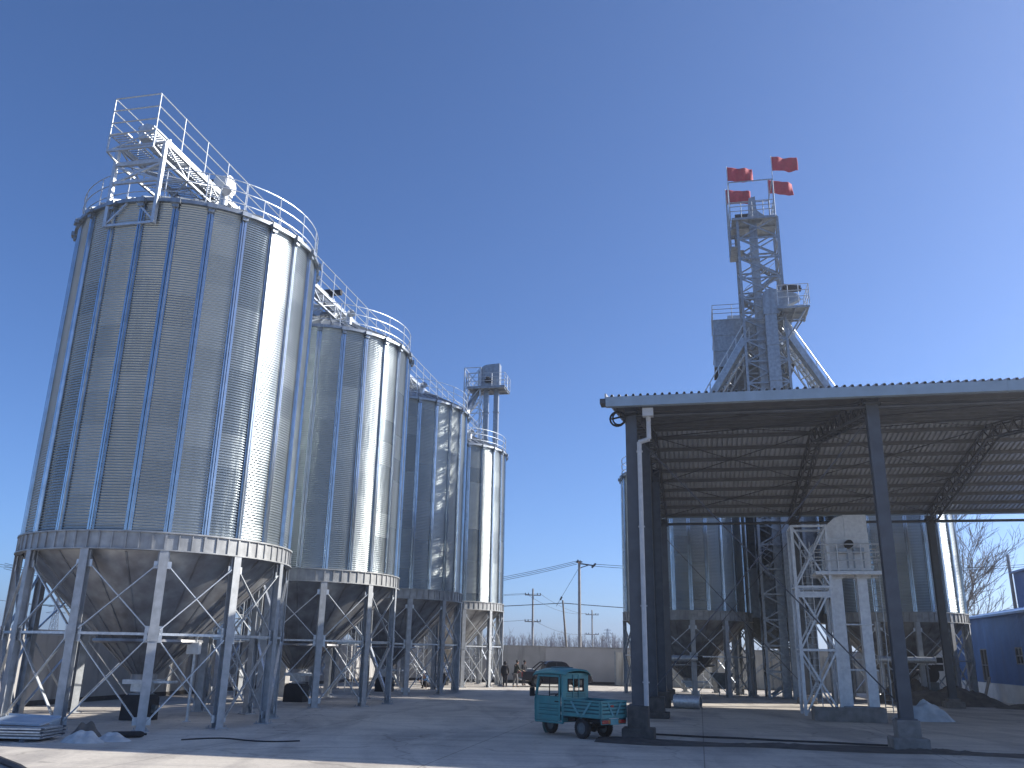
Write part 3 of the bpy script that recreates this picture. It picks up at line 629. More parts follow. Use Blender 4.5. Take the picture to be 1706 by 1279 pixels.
b.build('platform', M['galv_dull'], t)
b = MB(); railing(b, [(-1.9,-1.55),(1.25,-1.55),(1.25,1.7),(-1.9,1.7)], 33.27, 1.25, .03, .9, True)
for x, y in ((-1.9,-1.55),(1.25,-1.55),(1.25,1.7),(-1.9,1.7)): b.bar((x,y,33.1),(x,y,36.2),.07)
pp = [(-1.9,-1.55),(1.25,-1.55),(1.25,1.7),(-1.9,1.7)]
for k in range(4): b.bar((*pp[k],36.2),(*pp[(k+1)%4],36.2),.06)
b.build('handrail', M['galv_dull'], t)
b = MB(); b.box2((-1.95,-1.3,31.0),(-1.3,1.3,31.06)); railing(b, [(-1.35,-1.3),(-1.95,-1.3),(-1.95,1.3),(-1.35,1.3)], 31.06, 2.1, .03, .65)
for z in (31.2,31.7,32.2,32.7): b.box2((-1.97,-1.3,z),(-1.92,1.3,z+.16))
b.build('stair_landing', M['galv_dull'], t)
# second, lower elevator on the tower's front with its own platform
b = MB(); b.box2((-.02,-2.0,-.12),(.78,-1.5,25.4)); z = 2.2
while z < 25: b.box2((-.06,-2.05,z),(.82,-1.45,z+.07)); z += 2.6
b.build('casing', M['galv_dull'], t)
b = MB(); b.prism([(-.1,25.3),(-.1,26.8),(.15,27.15),(.5,27.25),(2.2,26.75),(2.45,26.3),(1.6,25.9),(.9,25.3)], -2.05, -1.45, lambda u,v,tt: (u,tt,v)); b.build('head', M['galv_dull'], t)
MB().tube((1.3,-2.0,27.3),(2.5,-2.0,27.1),.22,n=12).box((1.9,-2.0,27.0),(1.3,.5,.1)).build('motor', M['black'], t)
b = MB(); b.box2((.85,-2.4,25.6),(2.9,.1,25.66)); 
for y in (-2.55,-1.2,.1): b.bar((.85,y,25.5),(2.95,y,25.5),.12)
for x in (1.2,2.0,2.85): b.bar((x,-2.6,25.45),(x,.2,25.45),.1)
b.bar((2.7,-.2,25.4),(1.45,-.2,23.6),.1); b.bar((2.7,-2.3,25.4),(1.45,-1.3,23.6),.1); b.build('platform', M['galv_dull'], t)
b = MB(); railing(b, [(.85,-2.6),(2.95,-2.6),(2.95,.2),(.85,.2)], 25.68, 1.5, .028, .8); b.build('handrail', M['galv'], t)
# flags: each pole is fixed at a corner of the top platform
for (x, y), lab in (((-1.95,-1.6),'upper red flag flying over the motor side of the tower top'),((1.3,-1.6),'upper red flag flying highest, above the plain side of the tower top'),
                    ((1.3,1.75),'lower red flag at the tower\'s back corner, clear of the railing'),((-1.95,1.75),'lower red flag at the tower\'s back corner, behind the railing posts')):
    p = site(TW, x*TK, y*TK, 0); zt = 37.55 if x < 0 else 38.1
    f_ = thing('flag', lab, 'flag', (p.x, p.y, 2.4+(33.15-2.4)*TK), 0, 'red flags on the tower'); f_.scale = (TK,)*3
    MB().tube((0,0,0),(0,0,zt-33.15),.03,n=8).build('flagpole', M['galv'], f_)
    rr = random.Random(int(x*10+y*100)); ph, ph2 = rr.uniform(0,6), rr.uniform(0,6); dr = rr.uniform(-.08,.1); b = MB(); Wf, Hf = 2.05, 1.18
    def fl(u, v):
        a = .11*u**.7
        return (.03+u*Wf*.97, a*math.sin(8.5*u-1.6*v+ph)+.6*a*math.sin(15*u+3*v+ph2)+u*.25, zt-33.15-.05-Hf*v*(1-.06*u)+u*dr+.05*math.sin(7*u+ph2)*u-.05*u*u)
    b.grid(40, 18, fl); o = b.build('cloth', M['flag'], f_, ang=180); sm = o.modifiers.new('thickness','SOLIDIFY'); sm.thickness = .012

DR = (18.35*TK, 61.6*TK)
t = thing('grain_dryer', 'big grey box-shaped grain dryer standing behind the elevator tower', 'grain dryer', (DR[0], DR[1], 2.4*(1-TK)), -TH); t.scale = (TK,)*3
b = MB(); b.box2((-2.85,-1.6,23.0),(2.85,1.6,26.8))
for z in (23.0,24.25,25.5,26.72): b.box2((-2.9,-1.65,z),(2.9,1.65,z+.08))
x = -2.7
while x < 2.8: b.box2((x,-1.63,23.08),(x+.05,-1.6,26.7)); x += .45
b.build('garner_box', M['galv_dull'], t)
b = MB(); b.box2((-2.5,-1.4,8.2),(2.5,1.4,23.0)); z = 8.4
while z < 22.8:
    for s in (-1,1): b.prism([(-2.45,0),(2.45,0),(2.45,.02),(-2.45,.02)], 0, .16, lambda u,v,tt: (u, s*(1.41+tt*.6), z+.13-tt+v))
    z += .3
for x in (-2.5,-1.25,0,1.25,2.5): b.box2((x-.06,-1.56,8.2),(x+.06,1.56,23.0))
b.build('louvred_column', M['grey'], t)
b = MB(); b.box2((-2.75,-1.75,4.9),(2.75,1.75,8.2))
for x in (-2.75,-1.4,0,1.4,2.69): b.box2((x,-1.8,4.9),(x+.06,1.8,8.2))
for z in (4.9,6.5,8.12): b.box2((-2.8,-1.8,z),(2.8,1.8,z+.08))
b.build('discharge_section', M['galv_dull'], t)
b = MB(); b.box2((2.52,-1.3,4.6),(4.7,1.3,16.5))
for z in (4.6,7.6,10.6,13.6,16.42): b.box2((2.5,-1.35,z),(4.75,1.35,z+.08))
for x in (3.2,3.95): b.box2((x,-1.34,4.6),(x+.05,-1.3,16.4))
for x in (2.7,4.5):
    for y in (-1.1,1.1): b.bar((x,y,-.12),(x,y,4.6),.18)
b.build('hot_air_chamber', M['galv_dull'], t)
b = MB(); vs_ = [(-2.6,-1.6,4.9),(2.6,-1.6,4.9),(2.6,1.6,4.9),(-2.6,1.6,4.9),(-.5,-.4,2.9),(.5,-.4,2.9),(.5,.4,2.9),(-.5,.4,2.9)]
b.add(vs_, [(0,1,5,4),(1,2,6,5),(2,3,7,6),(3,0,4,7),(4,5,6,7)]); b.build('hopper', M['grey'], t)
for sx in (-2.6,2.6):
    for sy in (-1.6,1.6): MB().ibar((sx,sy,-.12),(sx,sy,4.9),.24,.24,.02).build('leg', M['leg'], t)
b = MB()
for sy in (-1.62,1.62): b.bar((-2.5,sy,.3),(2.5,sy,4.6),.08); b.bar((2.5,sy+.06,.3),(-2.5,sy+.06,4.6),.08)
b.build('cross_brace', M['galv'], t)
b = MB(); railing(b, [(-2.85,-1.6),(2.85,-1.6),(2.85,1.6),(-2.85,1.6)], 26.85, 1.15, .026, 1.3, True); b.build('handrail', M['galv_dull'], t)
MB().box((-1.1,0,27.2),(1.2,.9,.7)).build('inlet_box', M['panelblue'], t, .02)

def bridge(p, q, label, out):
    """inclined stair bridge with spout from the tower down to a silo roof"""
    p, q = Vector(p), Vector(q); t = thing('stair_bridge', label, 'bridge', p, 0, 'stair bridges from the tower to the silos'); d = q-p; n = d.length
    hz = Vector((d.x,d.y,0)).normalized(); sd_ = Vector((-hz.y,hz.x,0))*out; P = lambda s, a, z: d*s + sd_*a + Vector((0,0,z))
    b = MB()
    for a in (0,1.0):
        b.bar(P(0,a,0),P(1,a,0),.16,.2); b.bar(P(.02,a,-.8),P(1,a,-.8),.1)
        for k in range(7): b.bar(P(k/7,a,-.8),P((k+.5)/7,a,0),.06); b.bar(P((k+.5)/7,a,0),P((k+1)/7,a,-.8),.06)
    for k in range(8): b.bar(P(k/7,0,-.8),P(k/7,1,-.8),.06); b.bar(P(k/7,0,0),P(k/7,1,0),.06)
    b.build('truss', M['galv'], t)
    b = MB(); ns = int(n/.42); Rm = Matrix.Rotation(math.atan2(hz.y,hz.x), 3, 'Z')
    for k in range(ns): b.box(P((k+.5)/ns,.5,.06),(.3,.85,.03), Rm)
    b.build('tread', M['galv'], t); 
    for a in (-.02,1.02):
        b = MB(); m_ = 7
        for k in range(m_+1): b.tube(P(k/m_,a,0),P(k/m_,a,1.35),.045,n=5)
        for z in (.7,1.35): b.tube(P(0,a,z),P(1,a,z),.045,n=5)
        b.build('handrail', M['galv'], t)
    b = MB(); b.bar(P(-.02,-.35,-.15),P(1,-.35,-.15),.45,.45)
    b.build('spout', M['galv_dull'], t)
p = site(TW,-1.3,-.6,22.9); bridge(p, (12.0,57.2,16.1), 'inclined stair bridge descending from the tower toward the silo behind the drainpipe column', -1)
p = site(TW,1.3,-.6,23.3); bridge(p, (23.3,54.9,16.0), 'inclined stair bridge descending from the tower toward the silo near the bare trees', 1)

# ------------------------------------------------------------------ walls and buildings
def wall(name, a, b_, z, label, m, cap=True, th=.24, pil=4.0):
    a, b_ = Vector((*a,0)), Vector((*b_,0)); d = b_-a; n = d.length; t = thing(name, label, 'wall', a, math.atan2(d.y,d.x))
    b = MB(); b.box2((0,-th/2,-.1),(n,th/2,z)); x = pil
    while x < n: b.box((x,0,z/2),(.012,th+.012,z)); x += pil
    b.build('panel', m, t)
    if cap: MB().box((n/2,0,z+.04),(n,th+.1,.08)).build('coping', M['wallcon'], t)
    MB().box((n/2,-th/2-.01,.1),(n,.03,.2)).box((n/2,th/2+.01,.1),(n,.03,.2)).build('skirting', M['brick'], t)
    return t
wall('perimeter_wall', (site(S1,-7.8,44).x, site(S1,-7.8,44).y), (3.2,73.85), 2.83, 'older streaked grey perimeter wall at the yard\'s far end, behind the parked pickup', M['wallcon'])
wall('perimeter_wall', (3.2,73.8), (46,64.6), 2.78, 'smooth pale perimeter wall at the yard\'s far end, behind the cargo tricycle', M['wallnew'], pil=6)
p, q = site(S1,-7.8,-9), site(S1,-7.8,43.9); wall('perimeter_wall', (p.x,p.y), (q.x,q.y), 2.85, 'grey perimeter wall running along the row of gallery silos', M['wallcon'])
t = thing('panel_fence', 'ribbed cream panel fence beneath the silos behind the shed', 'fence', (8.6, 71.4, 0), -TH)
b = MB(); x = 0
while x < 30: b.box2((x,0,0),(x+.34,.05,2.5)); b.box2((x+.34,.012,0),(x+.4,.04,2.5)); x += .4
b.build('panel', M['panel'], t)
for x in range(0,31,3): MB().box((x,-.04,1.3),(.1,.07,2.6)).build('fence_post', M['galv_dull'], t)

t = thing('blue_building', 'low blue ribbed metal building with a whitewashed base', 'building', (29.84,53.3,0), -TH)
def clad(b, y0, y1, z0, z1, x=0, rib=.2):
    y = y0
    while y < y1: b.box2((x-.03,y,z0),(x+.1,min(y+.06,y1),z1)); y += rib
    b.box2((x,y0,z0),(x+.12,y1,z1))
wins = [(3.75,5.15,1.1,3.1),(-2.7,-1.5,2.2,3.15),(-7,-5.6,1.1,3.1)]
b = MB(); cur = -16
for y0,y1,z0,z1 in sorted(wins):
    clad(b, cur, y0, 1.05, 5.0); clad(b, y0, y1, 1.05, z0) if z0 > 1.1 else None; clad(b, y0, y1, z1, 5.0); cur = y1
clad(b, cur, 12, 1.05, 5.0); b.box2((.0,11.9,1.05),(11,12,5.0)); b.box2((.0,-16,1.05),(11,-15.9,5.0)); b.box2((10.9,-16,1.05),(11,12,5)); b.build('wall', M['blue'], t)
MB().box2((-.12,-16,0),(11.05,12.05,1.04)).build('plinth', M['plinth'], t)
b = MB(); b.prism([(-.35,4.98),(-.35,5.1),(5.5,6.2),(11.4,5.1),(11.4,4.98)], -16.2, 12.2, lambda u,v,tt: (u,tt,v)); b.build('roof', M['blue'], t)
for y0,y1,z0,z1 in wins:
    b = MB(); b.box2((-.02,y0,z0),(.1,y0+.07,z1)); b.box2((-.02,y1-.07,z0),(.1,y1,z1)); b.box2((-.02,y0,z0),(.1,y1,z0+.07)); b.box2((-.02,y0,z1-.07),(.1,y1,z1)); b.box2((-.01,(y0+y1)/2-.03,z0),(.09,(y0+y1)/2+.03,z1)); b.box2((-.01,y0,(z0+z1)/2-.03),(.09,y1,(z0+z1)/2+.03)); wf = b.build('window_frame', M['bluewin'], t)
    MB().box2((.05,y0,z0),(.07,y1,z1)).build('pane', M['glass'], wf)
t = thing('blue_building', 'taller blue building whose end shows beyond the leaning concrete pole', 'building', (42.2,69.0,0), -TH)
b = MB(); clad(b, -9, 6, 0, 9.6); b.box2((.1,-9,0),(12,6,9.6)); b.build('wall', M['blue'], t)
b = MB(); b.prism([(-.3,9.55),(-.3,9.7),(6,10.9),(12.3,9.7),(12.3,9.55)], -9.2, 6.2, lambda u,v,tt: (u,tt,v)); b.build('roof', M['blue'], t)
t = thing('white_hut', 'small white-walled hut seen between the legs of the silo by the bare trees', 'hut', (31.2,65.2,0), -TH)
b = MB(); b.box2((-1.6,0,0),(3.2,4,4.3)); b.build('wall', M['plinth'], t)
b = MB(); b.prism([(-1.9,4.3),(3.5,4.3),(3.5,4.45),(.8,5.0),(-1.9,4.45)], -.3, 4.3, lambda u,v,tt: (u,tt,v)); b.build('roof', M['galv_dull'], t)

# ------------------------------------------------------------------ vehicles
def wheel(parent, c, r, w, name='wheel', spokes=False):
    """axle along local x"""
    Rm = Matrix.Rotation(PI/2, 3, 'Y'); b = MB()
    b.lathe([(r*.58,-w/2),(r*.9,-w/2),(r*.98,-w*.36),(r,-w*.2),(r,w*.2),(r*.98,w*.36),(r*.9,w/2),(r*.58,w/2)], 28, c, Rm)
    for k in range(28):
        a = 2*PI*k/28; b.box((c[0], c[1]+r*math.sin(a), c[2]+r*math.cos(a)), (w*.7,.02,.014), Matrix.Rotation(-a, 3, 'X'))
    ty = b.build('tyre', M['black']); 
    b = MB(); b.lathe([(.01,-w*.2),(r*.3,-w*.3),(r*.5,-w*.22),(r*.58,-w*.42),(r*.58,w*.42),(r*.5,w*.22),(r*.3,w*.3),(.01,w*.2)], 24, c, Rm)
    rim = b.build('rim', M['grey'])
    wh = bpy.data.objects.new(name, None); C.objects.link(wh); wh.parent = parent; ty.parent = wh; rim.parent = wh
    return wh

def tricycle(loc, rz):
    t = thing('cargo_tricycle', 'teal three-wheeled cargo tricycle with a closed cab and open slatted bed', 'tricycle', loc, rz)
    # chassis and bed
    b = MB()
    for x in (-.3,.3): b.bar((x,-.72,.5),(x,1.9,.46),.07,.09)
    for y in (-.6,-.1,.4,.9,1.5): b.bar((-.42,y,.52),(.42,y,.52),.06)
    b.bar((-.44,0,.29),(.44,0,.29),.07); b.sphere((0,0,.29),.13,12)
    for x in (-.33,.33):
        for k in range(4): b.bar((x,-.34+.04*k,.42-.025*k),(x,.34-.04*k,.42-.025*k),.05,.02)
    b.build('chassis', M['black'], t)
    b = MB(); b.box2((-.54,-.8,.58),(.54,.74,.63))
    for y in (-.78,.0,.72): b.bar((-.54,y,.555),(.54,y,.555),.05)
    b.build('bed_floor', M['teal_dark'], t)
    def side(pf, n, nm):
        """slatted board with a V brace; pf maps (s 0..1, z, outward)"""
        b = MB(); L_ = lambda s0,s1,z0,z1,o0,o1: b.add([pf(s0,z0,o0),pf(s1,z0,o0),pf(s1,z1,o0),pf(s0,z1,o0),pf(s0,z0,o1),pf(s1,z0,o1),pf(s1,z1,o1),pf(s0,z1,o1)], [(3,2,1,0),(4,5,6,7),(0,1,5,4),(1,2,6,5),(2,3,7,6),(3,0,4,7)])
        L_(0,1,.63,1.04,-.012,.0); bk = b.build(nm, M['teal_dark'], t); b = MB()  # dark backing colour paints the shade between the slats
        L_ = lambda s0,s1,z0,z1,o0,o1: b.add([pf(s0,z0,o0),pf(s1,z0,o0),pf(s1,z1,o0),pf(s0,z1,o0),pf(s0,z0,o1),pf(s1,z0,o1),pf(s1,z1,o1),pf(s0,z1,o1)], [(3,2,1,0),(4,5,6,7),(0,1,5,4),(1,2,6,5),(2,3,7,6),(3,0,4,7)])
        for z in (.64,.74,.84,.94): L_(.02,.98,z,z+.06,.0,.034)
        L_(-.01,1.01,1.03,1.08,-.02,.035); L_(-.01,1.01,.60,.64,-.02,.035)
        for s in (0,.97): L_(s,s+.03,.6,1.08,-.02,.036)
        b.build('slats', M['teal'], bk); o = bk
        for s0, s1 in ((.24,.44),(.76,.56)):
            b = MB(); p = [Vector(pf(s,z,.05)) for s,z in ((s0-.03,1.02),(s0+.03,1.02),(s1+.03,.66),(s1-.03,.66))]; q = [Vector(pf(s,z,.03)) for s,z in ((s0-.03,1.02),(s0+.03,1.02),(s1+.03,.66),(s1-.03,.66))]
            b.add(p+q, [(0,1,2,3),(7,6,5,4),(0,4,5,1),(1,5,6,2),(2,6,7,3),(3,7,4,0)]); b.build('brace', M['teal_pale'], o)
    side(lambda s,z,o: (-.54-o, .74-1.54*s, z), 0, 'side_board'); side(lambda s,z,o: (.54+o, -.8+1.54*s, z), 0, 'side_board')
    side(lambda s,z,o: (-.54+1.08*s, -.8-o, z), 0, 'tailgate')
    MB().box((0,-.79,.50),(1.06,.03,.15)).build('rear_bumper', M['teal'], t, .01)
    for x in (-.38,.38):
        MB().box((x,-.815,.50),(.26,.03,.10)).build('tail_lamp', M['red'], t, .008)
        MB().box((x*.53,-.815,.50),(.10,.03,.10)).build('indicator', M['amber'], t, .008)
    MB().box((0,-.83,.5),(.34,.012,.16)).build('number_plate', M['teal_pale'], t, .004)
    MB().box((0,-.812,.61),(.42,.012,.06)).build('reflector_strip', M['lens'], t)
    MB().box((-.1,-.838,.93),(.13,.008,.06)).build('badge', M['red'], t)
    # cab: side panels with door openings, rear wall with window, nose, roof
    Y0, Y1 = .78, 2.02; ZB, ZT = .36, 1.78
    # outline in y,z of the cab side
    def nosey(z): return 2.10-.12*max(0,(z-1.02))*1.3-(.16*max(0,.75-z))
    b = MB()                                            # nose: curved front panel below the windscreen
    zs = [.34,.5,.75,1.0,1.06]
    for i in range(len(zs)):
        for k in range(9):
            a = -1+2*k/8; b.v.append((.53*a, nosey(zs[i])-.10*a*a*a*a, zs[i]))
    for i in range(len(zs)-1):
        for k in range(8): b.f.append((i*9+k,i*9+k+1,(i+1)*9+k+1,(i+1)*9+k))
    o = b.build('nose_panel', M['teal'], t, ang=60); so_ = o.modifiers.new('thickness','SOLIDIFY'); so_.thickness = .02
    b = MB()                                            # pillars and roof frame
    for x in (-.53,.53):
        s = 1 if x > 0 else -1
        b.bar((x,Y0,ZB),(x,Y0,ZT),.06,.07); b.bar((x,1.98,1.04),(x*.97,1.86,ZT),.05,.06); b.bar((x,Y0,ZT),(x*.97,1.86,ZT),.06,.06); b.bar((x,Y0,.38),(x,1.98,.38),.06,.06); b.bar((x,1.98,.38),(x,2.0,1.05),.05,.05)
    b.bar((-.53,Y0,ZT),(.53,Y0,ZT),.06); b.bar((-.51,1.86,ZT),(.51,1.86,ZT),.06); b.bar((-.5,1.98,1.05),(.5,1.98,1.05),.05); b.build('cab_frame', M['teal'], t, .012)
    b = MB()                                            # rear wall with an opening
    for x0,x1,z0,z1 in ((-.52,.52,.4,1.28),(-.52,-.33,1.28,1.62),(.33,.52,1.28,1.62),(-.52,.52,1.62,1.79)): b.box2((x0,Y0-.035,z0),(x1,Y0-.015,z1))
    b.build('rear_panel', M['teal'], t); b = MB()
    for z in (1.12,1.16,1.20): b.box2((-.42,Y0-.04,z),(.42,Y0-.033,z+.015))
    b.build('louvre', M['teal_dark'], t)
    b = MB(); b.box2((-.35,Y0-.05,1.26),(.35,Y0-.01,1.3)); b.box2((-.35,Y0-.05,1.6),(.35,Y0-.01,1.64)); b.box2((-.35,Y0-.05,1.26),(-.31,Y0-.01,1.64)); b.box2((.31,Y0-.05,1.26),(.35,Y0-.01,1.64)); b.build('rear_window_frame', M['black'], t)
    for x in (-.12,.12): MB().box2((x-.015,Y0-.06,1.1),(x+.015,Y0-.045,1.75)).build('window_bar', M['teal'], t)
    for x in (-.55,.55):                                 # doors
        s = 1 if x > 0 else -1; b = MB()
        b.box2((x-.012,.86,.42),(x+.012,1.92,1.1)); b.box2((x-.02,.86,1.08),(x+.02,1.92,1.12))
        b.box2((x-.014,.86,1.1),(x+.014,.93,1.74)); b.bar((x,1.92,1.1),(x*.975,1.80,1.72),.03,.06); b.box2((x-.014,.86,1.68),(x+.014,1.84,1.74))
        b.box2((x-.012+.02*s,.95,.62),(x+.012+.02*s,1.75,.66)); b.box2((x-.012+.02*s,.95,.80),(x+.012+.02*s,1.75,.84)); b.box2((x-.01+.018*s,.9,.48),(x+.01+.018*s,1.85,.56))
        d = b.build('door', M['teal'], t, .004); b = MB()
        for z in (.58,.70,.76,.88): b.box2((x+.012*s-.002,.93,z),(x+.012*s+.004,1.8,z+.018))  # thin dark strips paint the shade of the door's embossed lines
        b.build('groove_shade', M['teal_dark'], d)
        MB().box((x+.03*s,1.0,.98),(.03,.14,.03)).build('handle', M['black'], d)
        b = MB(); b.box2((x-.008,.92,1.1),(x+.008,.95,1.7)); b.box2((x-.008,1.32,1.1),(x+.008,1.35,1.7)); b.box2((x-.008,.93,1.1),(x+.008,1.86,1.13)); b.box2((x-.008,.93,1.67),(x+.008,1.82,1.7)); b.build('window_frame', M['black'], d)
    b = MB(); b.prism([(-.50,1.08),(.50,1.08),(.48,1.74),(-.48,1.74)], 0, .012, lambda u,v,tt: (u, 2.0-(v-1.05)*.18+tt, v)); b.build('windscreen', M['clear'], t)
    b = MB(); n = 10                                     # roof shell with rounded edge and visors
    secs = []
    for y, k, zz in ((.62,.94,1.80),(.70,1.0,1.84),(1.2,1.0,1.865),(1.8,.99,1.85),(2.05,.96,1.80),(2.14,.9,1.755)):
        secs.append([(.60*k*u, y, zz+.085*(1-abs(u)**2.6)-(.07 if abs(u) == 1 else 0)) for u in [-1+2*i/n for i in range(n+1)]])
    for s_ in secs: b.v += s_
    for i in range(len(secs)-1):
        for k in range(n): b.f.append((i*(n+1)+k,i*(n+1)+k+1,(i+1)*(n+1)+k+1,(i+1)*(n+1)+k))
    o = b.build('cab_roof', M['teal'], t, ang=50); so_ = o.modifiers.new('thickness','SOLIDIFY'); so_.thickness = .03
    MB().box((0,1.35,1.955),(.5,.5,.03)).build('roof_hatch', M['teal_dark'], t, .012)
    b = MB(); b.box((0,1.05,.75),(.85,.38,.14)); b.box((0,.88,1.02),(.85,.1,.42)); b.build('seat', M['black'], t, .03)
    b = MB(); b.tube((0,1.9,.5),(0,1.62,1.12),.03,n=8); b.tube((-.33,1.52,1.16),(.33,1.52,1.16),.018,n=8); b.bar((0,1.62,1.12),(0,1.52,1.16),.04); b.build('handlebar', M['black'], t)
    for x in (-.66,.66):
        b = MB(); b.box((x,2.0,1.22),(.2,.05,.26)); mm = b.build('mirror', M['black'], t, .02); MB().tube((x*.8,1.95,1.1),(x,2.0,1.2),.014,n=6).build('mirror_arm', M['black'], mm)
    MB().tube((0,2.10,.92),(0,2.16,.92),.11,n=18).build('headlight', M['lens'], t)
    wheel(t, (-.47,0,.29), .29, .15); wheel(t, (.47,0,.29), .29, .15); wheel(t, (0,1.82,.27), .27, .12)
    b = MB()
    for x in (-.07,.07): b.bar((x,1.82,.28),(x,1.95,.75),.03)
    b.lathe([(.33,-.08),(.33,.08)], 16, (0,1.82,.27), Matrix.Rotation(PI/2,3,'Y'), -1.2, 1.2); b.build('front_fork', M['teal_dark'], t)
    b = MB()
    for x in (-.47,.47): b.lathe([(.33,-.1),(.35,0),(.33,.1)], 16, (x,0,.29), Matrix.Rotation(PI/2,3,'Y'), PI*.5-1.1-PI, PI*.5+1.1-PI)
    return t
tricycle((2.62,27.3,0), math.radians(41))

def pickup(loc, rz):
    t = thing('pickup_truck', 'dark double-cab pickup with roll bar parked before the perimeter wall', 'pickup truck', loc, rz)
    W = .92
    def shell(name, prof, m, w=W, tum=0, z0=1e9, y=0):
        """profile in (y, z) extruded over the width; points above z0 lean inward"""
        b = MB(); n = len(prof)
        for s in (-1,-.93,.93,1):
            for yy, z in prof:
                k = w*abs(s)*(1 if s > 0 else -1); k -= (tum*max(0,z-z0))*(1 if s > 0 else -1)
                ins = .0 if abs(s) < 1 else .035; cy = sum(p[0] for p in prof)/n; cz = sum(p[1] for p in prof)/n
                b.v.append((k, yy+(cy-yy)*ins*.5, z+(cz-z)*ins))
        for i in range(3):
            for k in range(n): k2 = (k+1)%n; b.f.append((i*n+k,i*n+k2,(i+1)*n+k2,(i+1)*n+k))
        b.f += [tuple(range(n-1,-1,-1)), tuple(range(3*n,4*n))]
        return b.build(name, m, t, ang=40)
    def arch(yc, r): return [(yc+r*math.cos(a), .36+r*math.sin(a)) for a in [PI-PI*k/8 for k in range(9)]]
    body = [(-2.6,.50),(-2.62,.9),(-2.55,1.08),(-.95,1.06),(.9,1.06),(1.1,1.06),(2.2,.98),(2.5,.86),(2.58,.6),(2.5,.38)] + [(p[0],p[1]) for p in reversed(arch(1.72,.44))] + [(1.2,.34),(-1.1,.34)] + list(reversed(arch(-1.55,.44))) + [(-2.1,.42)]
    shell('body', body, M['pickup'])
    shell('cab', [(-.95,1.04),(-.85,1.55),(-.7,1.76),(-.3,1.80),(.35,1.78),(.6,1.72),(1.22,1.06)], M['pickup'], .88, .2, 1.1)
    for s in (-1,1):
        for pts in ([(-.80,1.12),(-.74,1.52),(-.62,1.66),(-.12,1.69),(-.12,1.12)],[(-.02,1.12),(-.02,1.69),(.36,1.67),(.52,1.60),(.98,1.12)]):
            b = MB(); b.prism(pts, 0, .012, lambda u,v,tt: (s*(.885-.2*(v-1.1)+tt), u, v)); b.build('side_window', M['glass'], t)
        for y0, y1 in ((-.85,-.07),(-.07,1.05)):
            b = MB(); b.box2((s*.915,y0+.02,.42),(s*.93,y1-.02,1.03)); d = b.build('door', M['pickup'], t, .008); MB().box((s*.945,y0+.16,.95),(.03,.16,.03)).build('handle', M['chrome'], d)
        MB().box((s*1.05,.82,1.17),(.2,.1,.17)).build('mirror', M['pickup'], t, .03)
        MB().box((s*.78,-2.61,.85),(.16,.06,.32)).build('tail_lamp', M['red'], t, .01); MB().box((s*.7,2.46,.78),(.34,.12,.16)).build('headlight', M['lens'], t, .02)
        for yc in (1.72,-1.55): wheel(t, (s*.80,yc,.37), .37, .25)
        b = MB(); b.box2((s*.86,-1.05,.33),(s*.99,1.2,.37)); b.build('side_step', M['black'], t, .01)
    b = MB(); b.prism([(-.78,1.12),(.78,1.12),(.68,1.66),(-.68,1.66)], 0, .012, lambda u,v,tt: (u, 1.22-(v-1.08)*.96+tt, v+.02)); b.build('windscreen', M['glass'], t)
    b = MB(); b.prism([(-.7,1.14),(.7,1.14),(.64,1.6),(-.64,1.6)], 0, .012, lambda u,v,tt: (u, -.945+(v-1.08)*.21-tt, v)); b.build('rear_window', M['glass'], t)
    b = MB()
    for s in (-1,1): b.path([(s*.72,-1.75,1.06),(s*.70,-1.35,1.42),(s*.67,-1.0,1.70),(s*.65,-.8,1.74)], .04, 8)
    b.path([(-.67,-1.0,1.70),(.67,-1.0,1.70)], .04, 8); b.build('roll_bar', M['black'], t)
    b = MB(); b.box2((-.8,-2.5,1.07),(.8,-1.0,1.075)); b.box2((-.84,-2.5,1.05),(.84,-2.46,1.10)); b.build('bed_liner', M['black'], t)
    MB().box((0,-2.68,.52),(1.7,.14,.16)).build('rear_bumper', M['chrome'], t, .03); MB().box((0,2.57,.5),(1.7,.12,.22)).build('front_bumper', M['black'], t, .03)
    MB().box((.1,-1.9,1.16),(.5,.5,.2)).build('cargo_bundle', M['bag'], t, .05)
    return t
pickup((3.55,66.2,0), math.radians(-80))

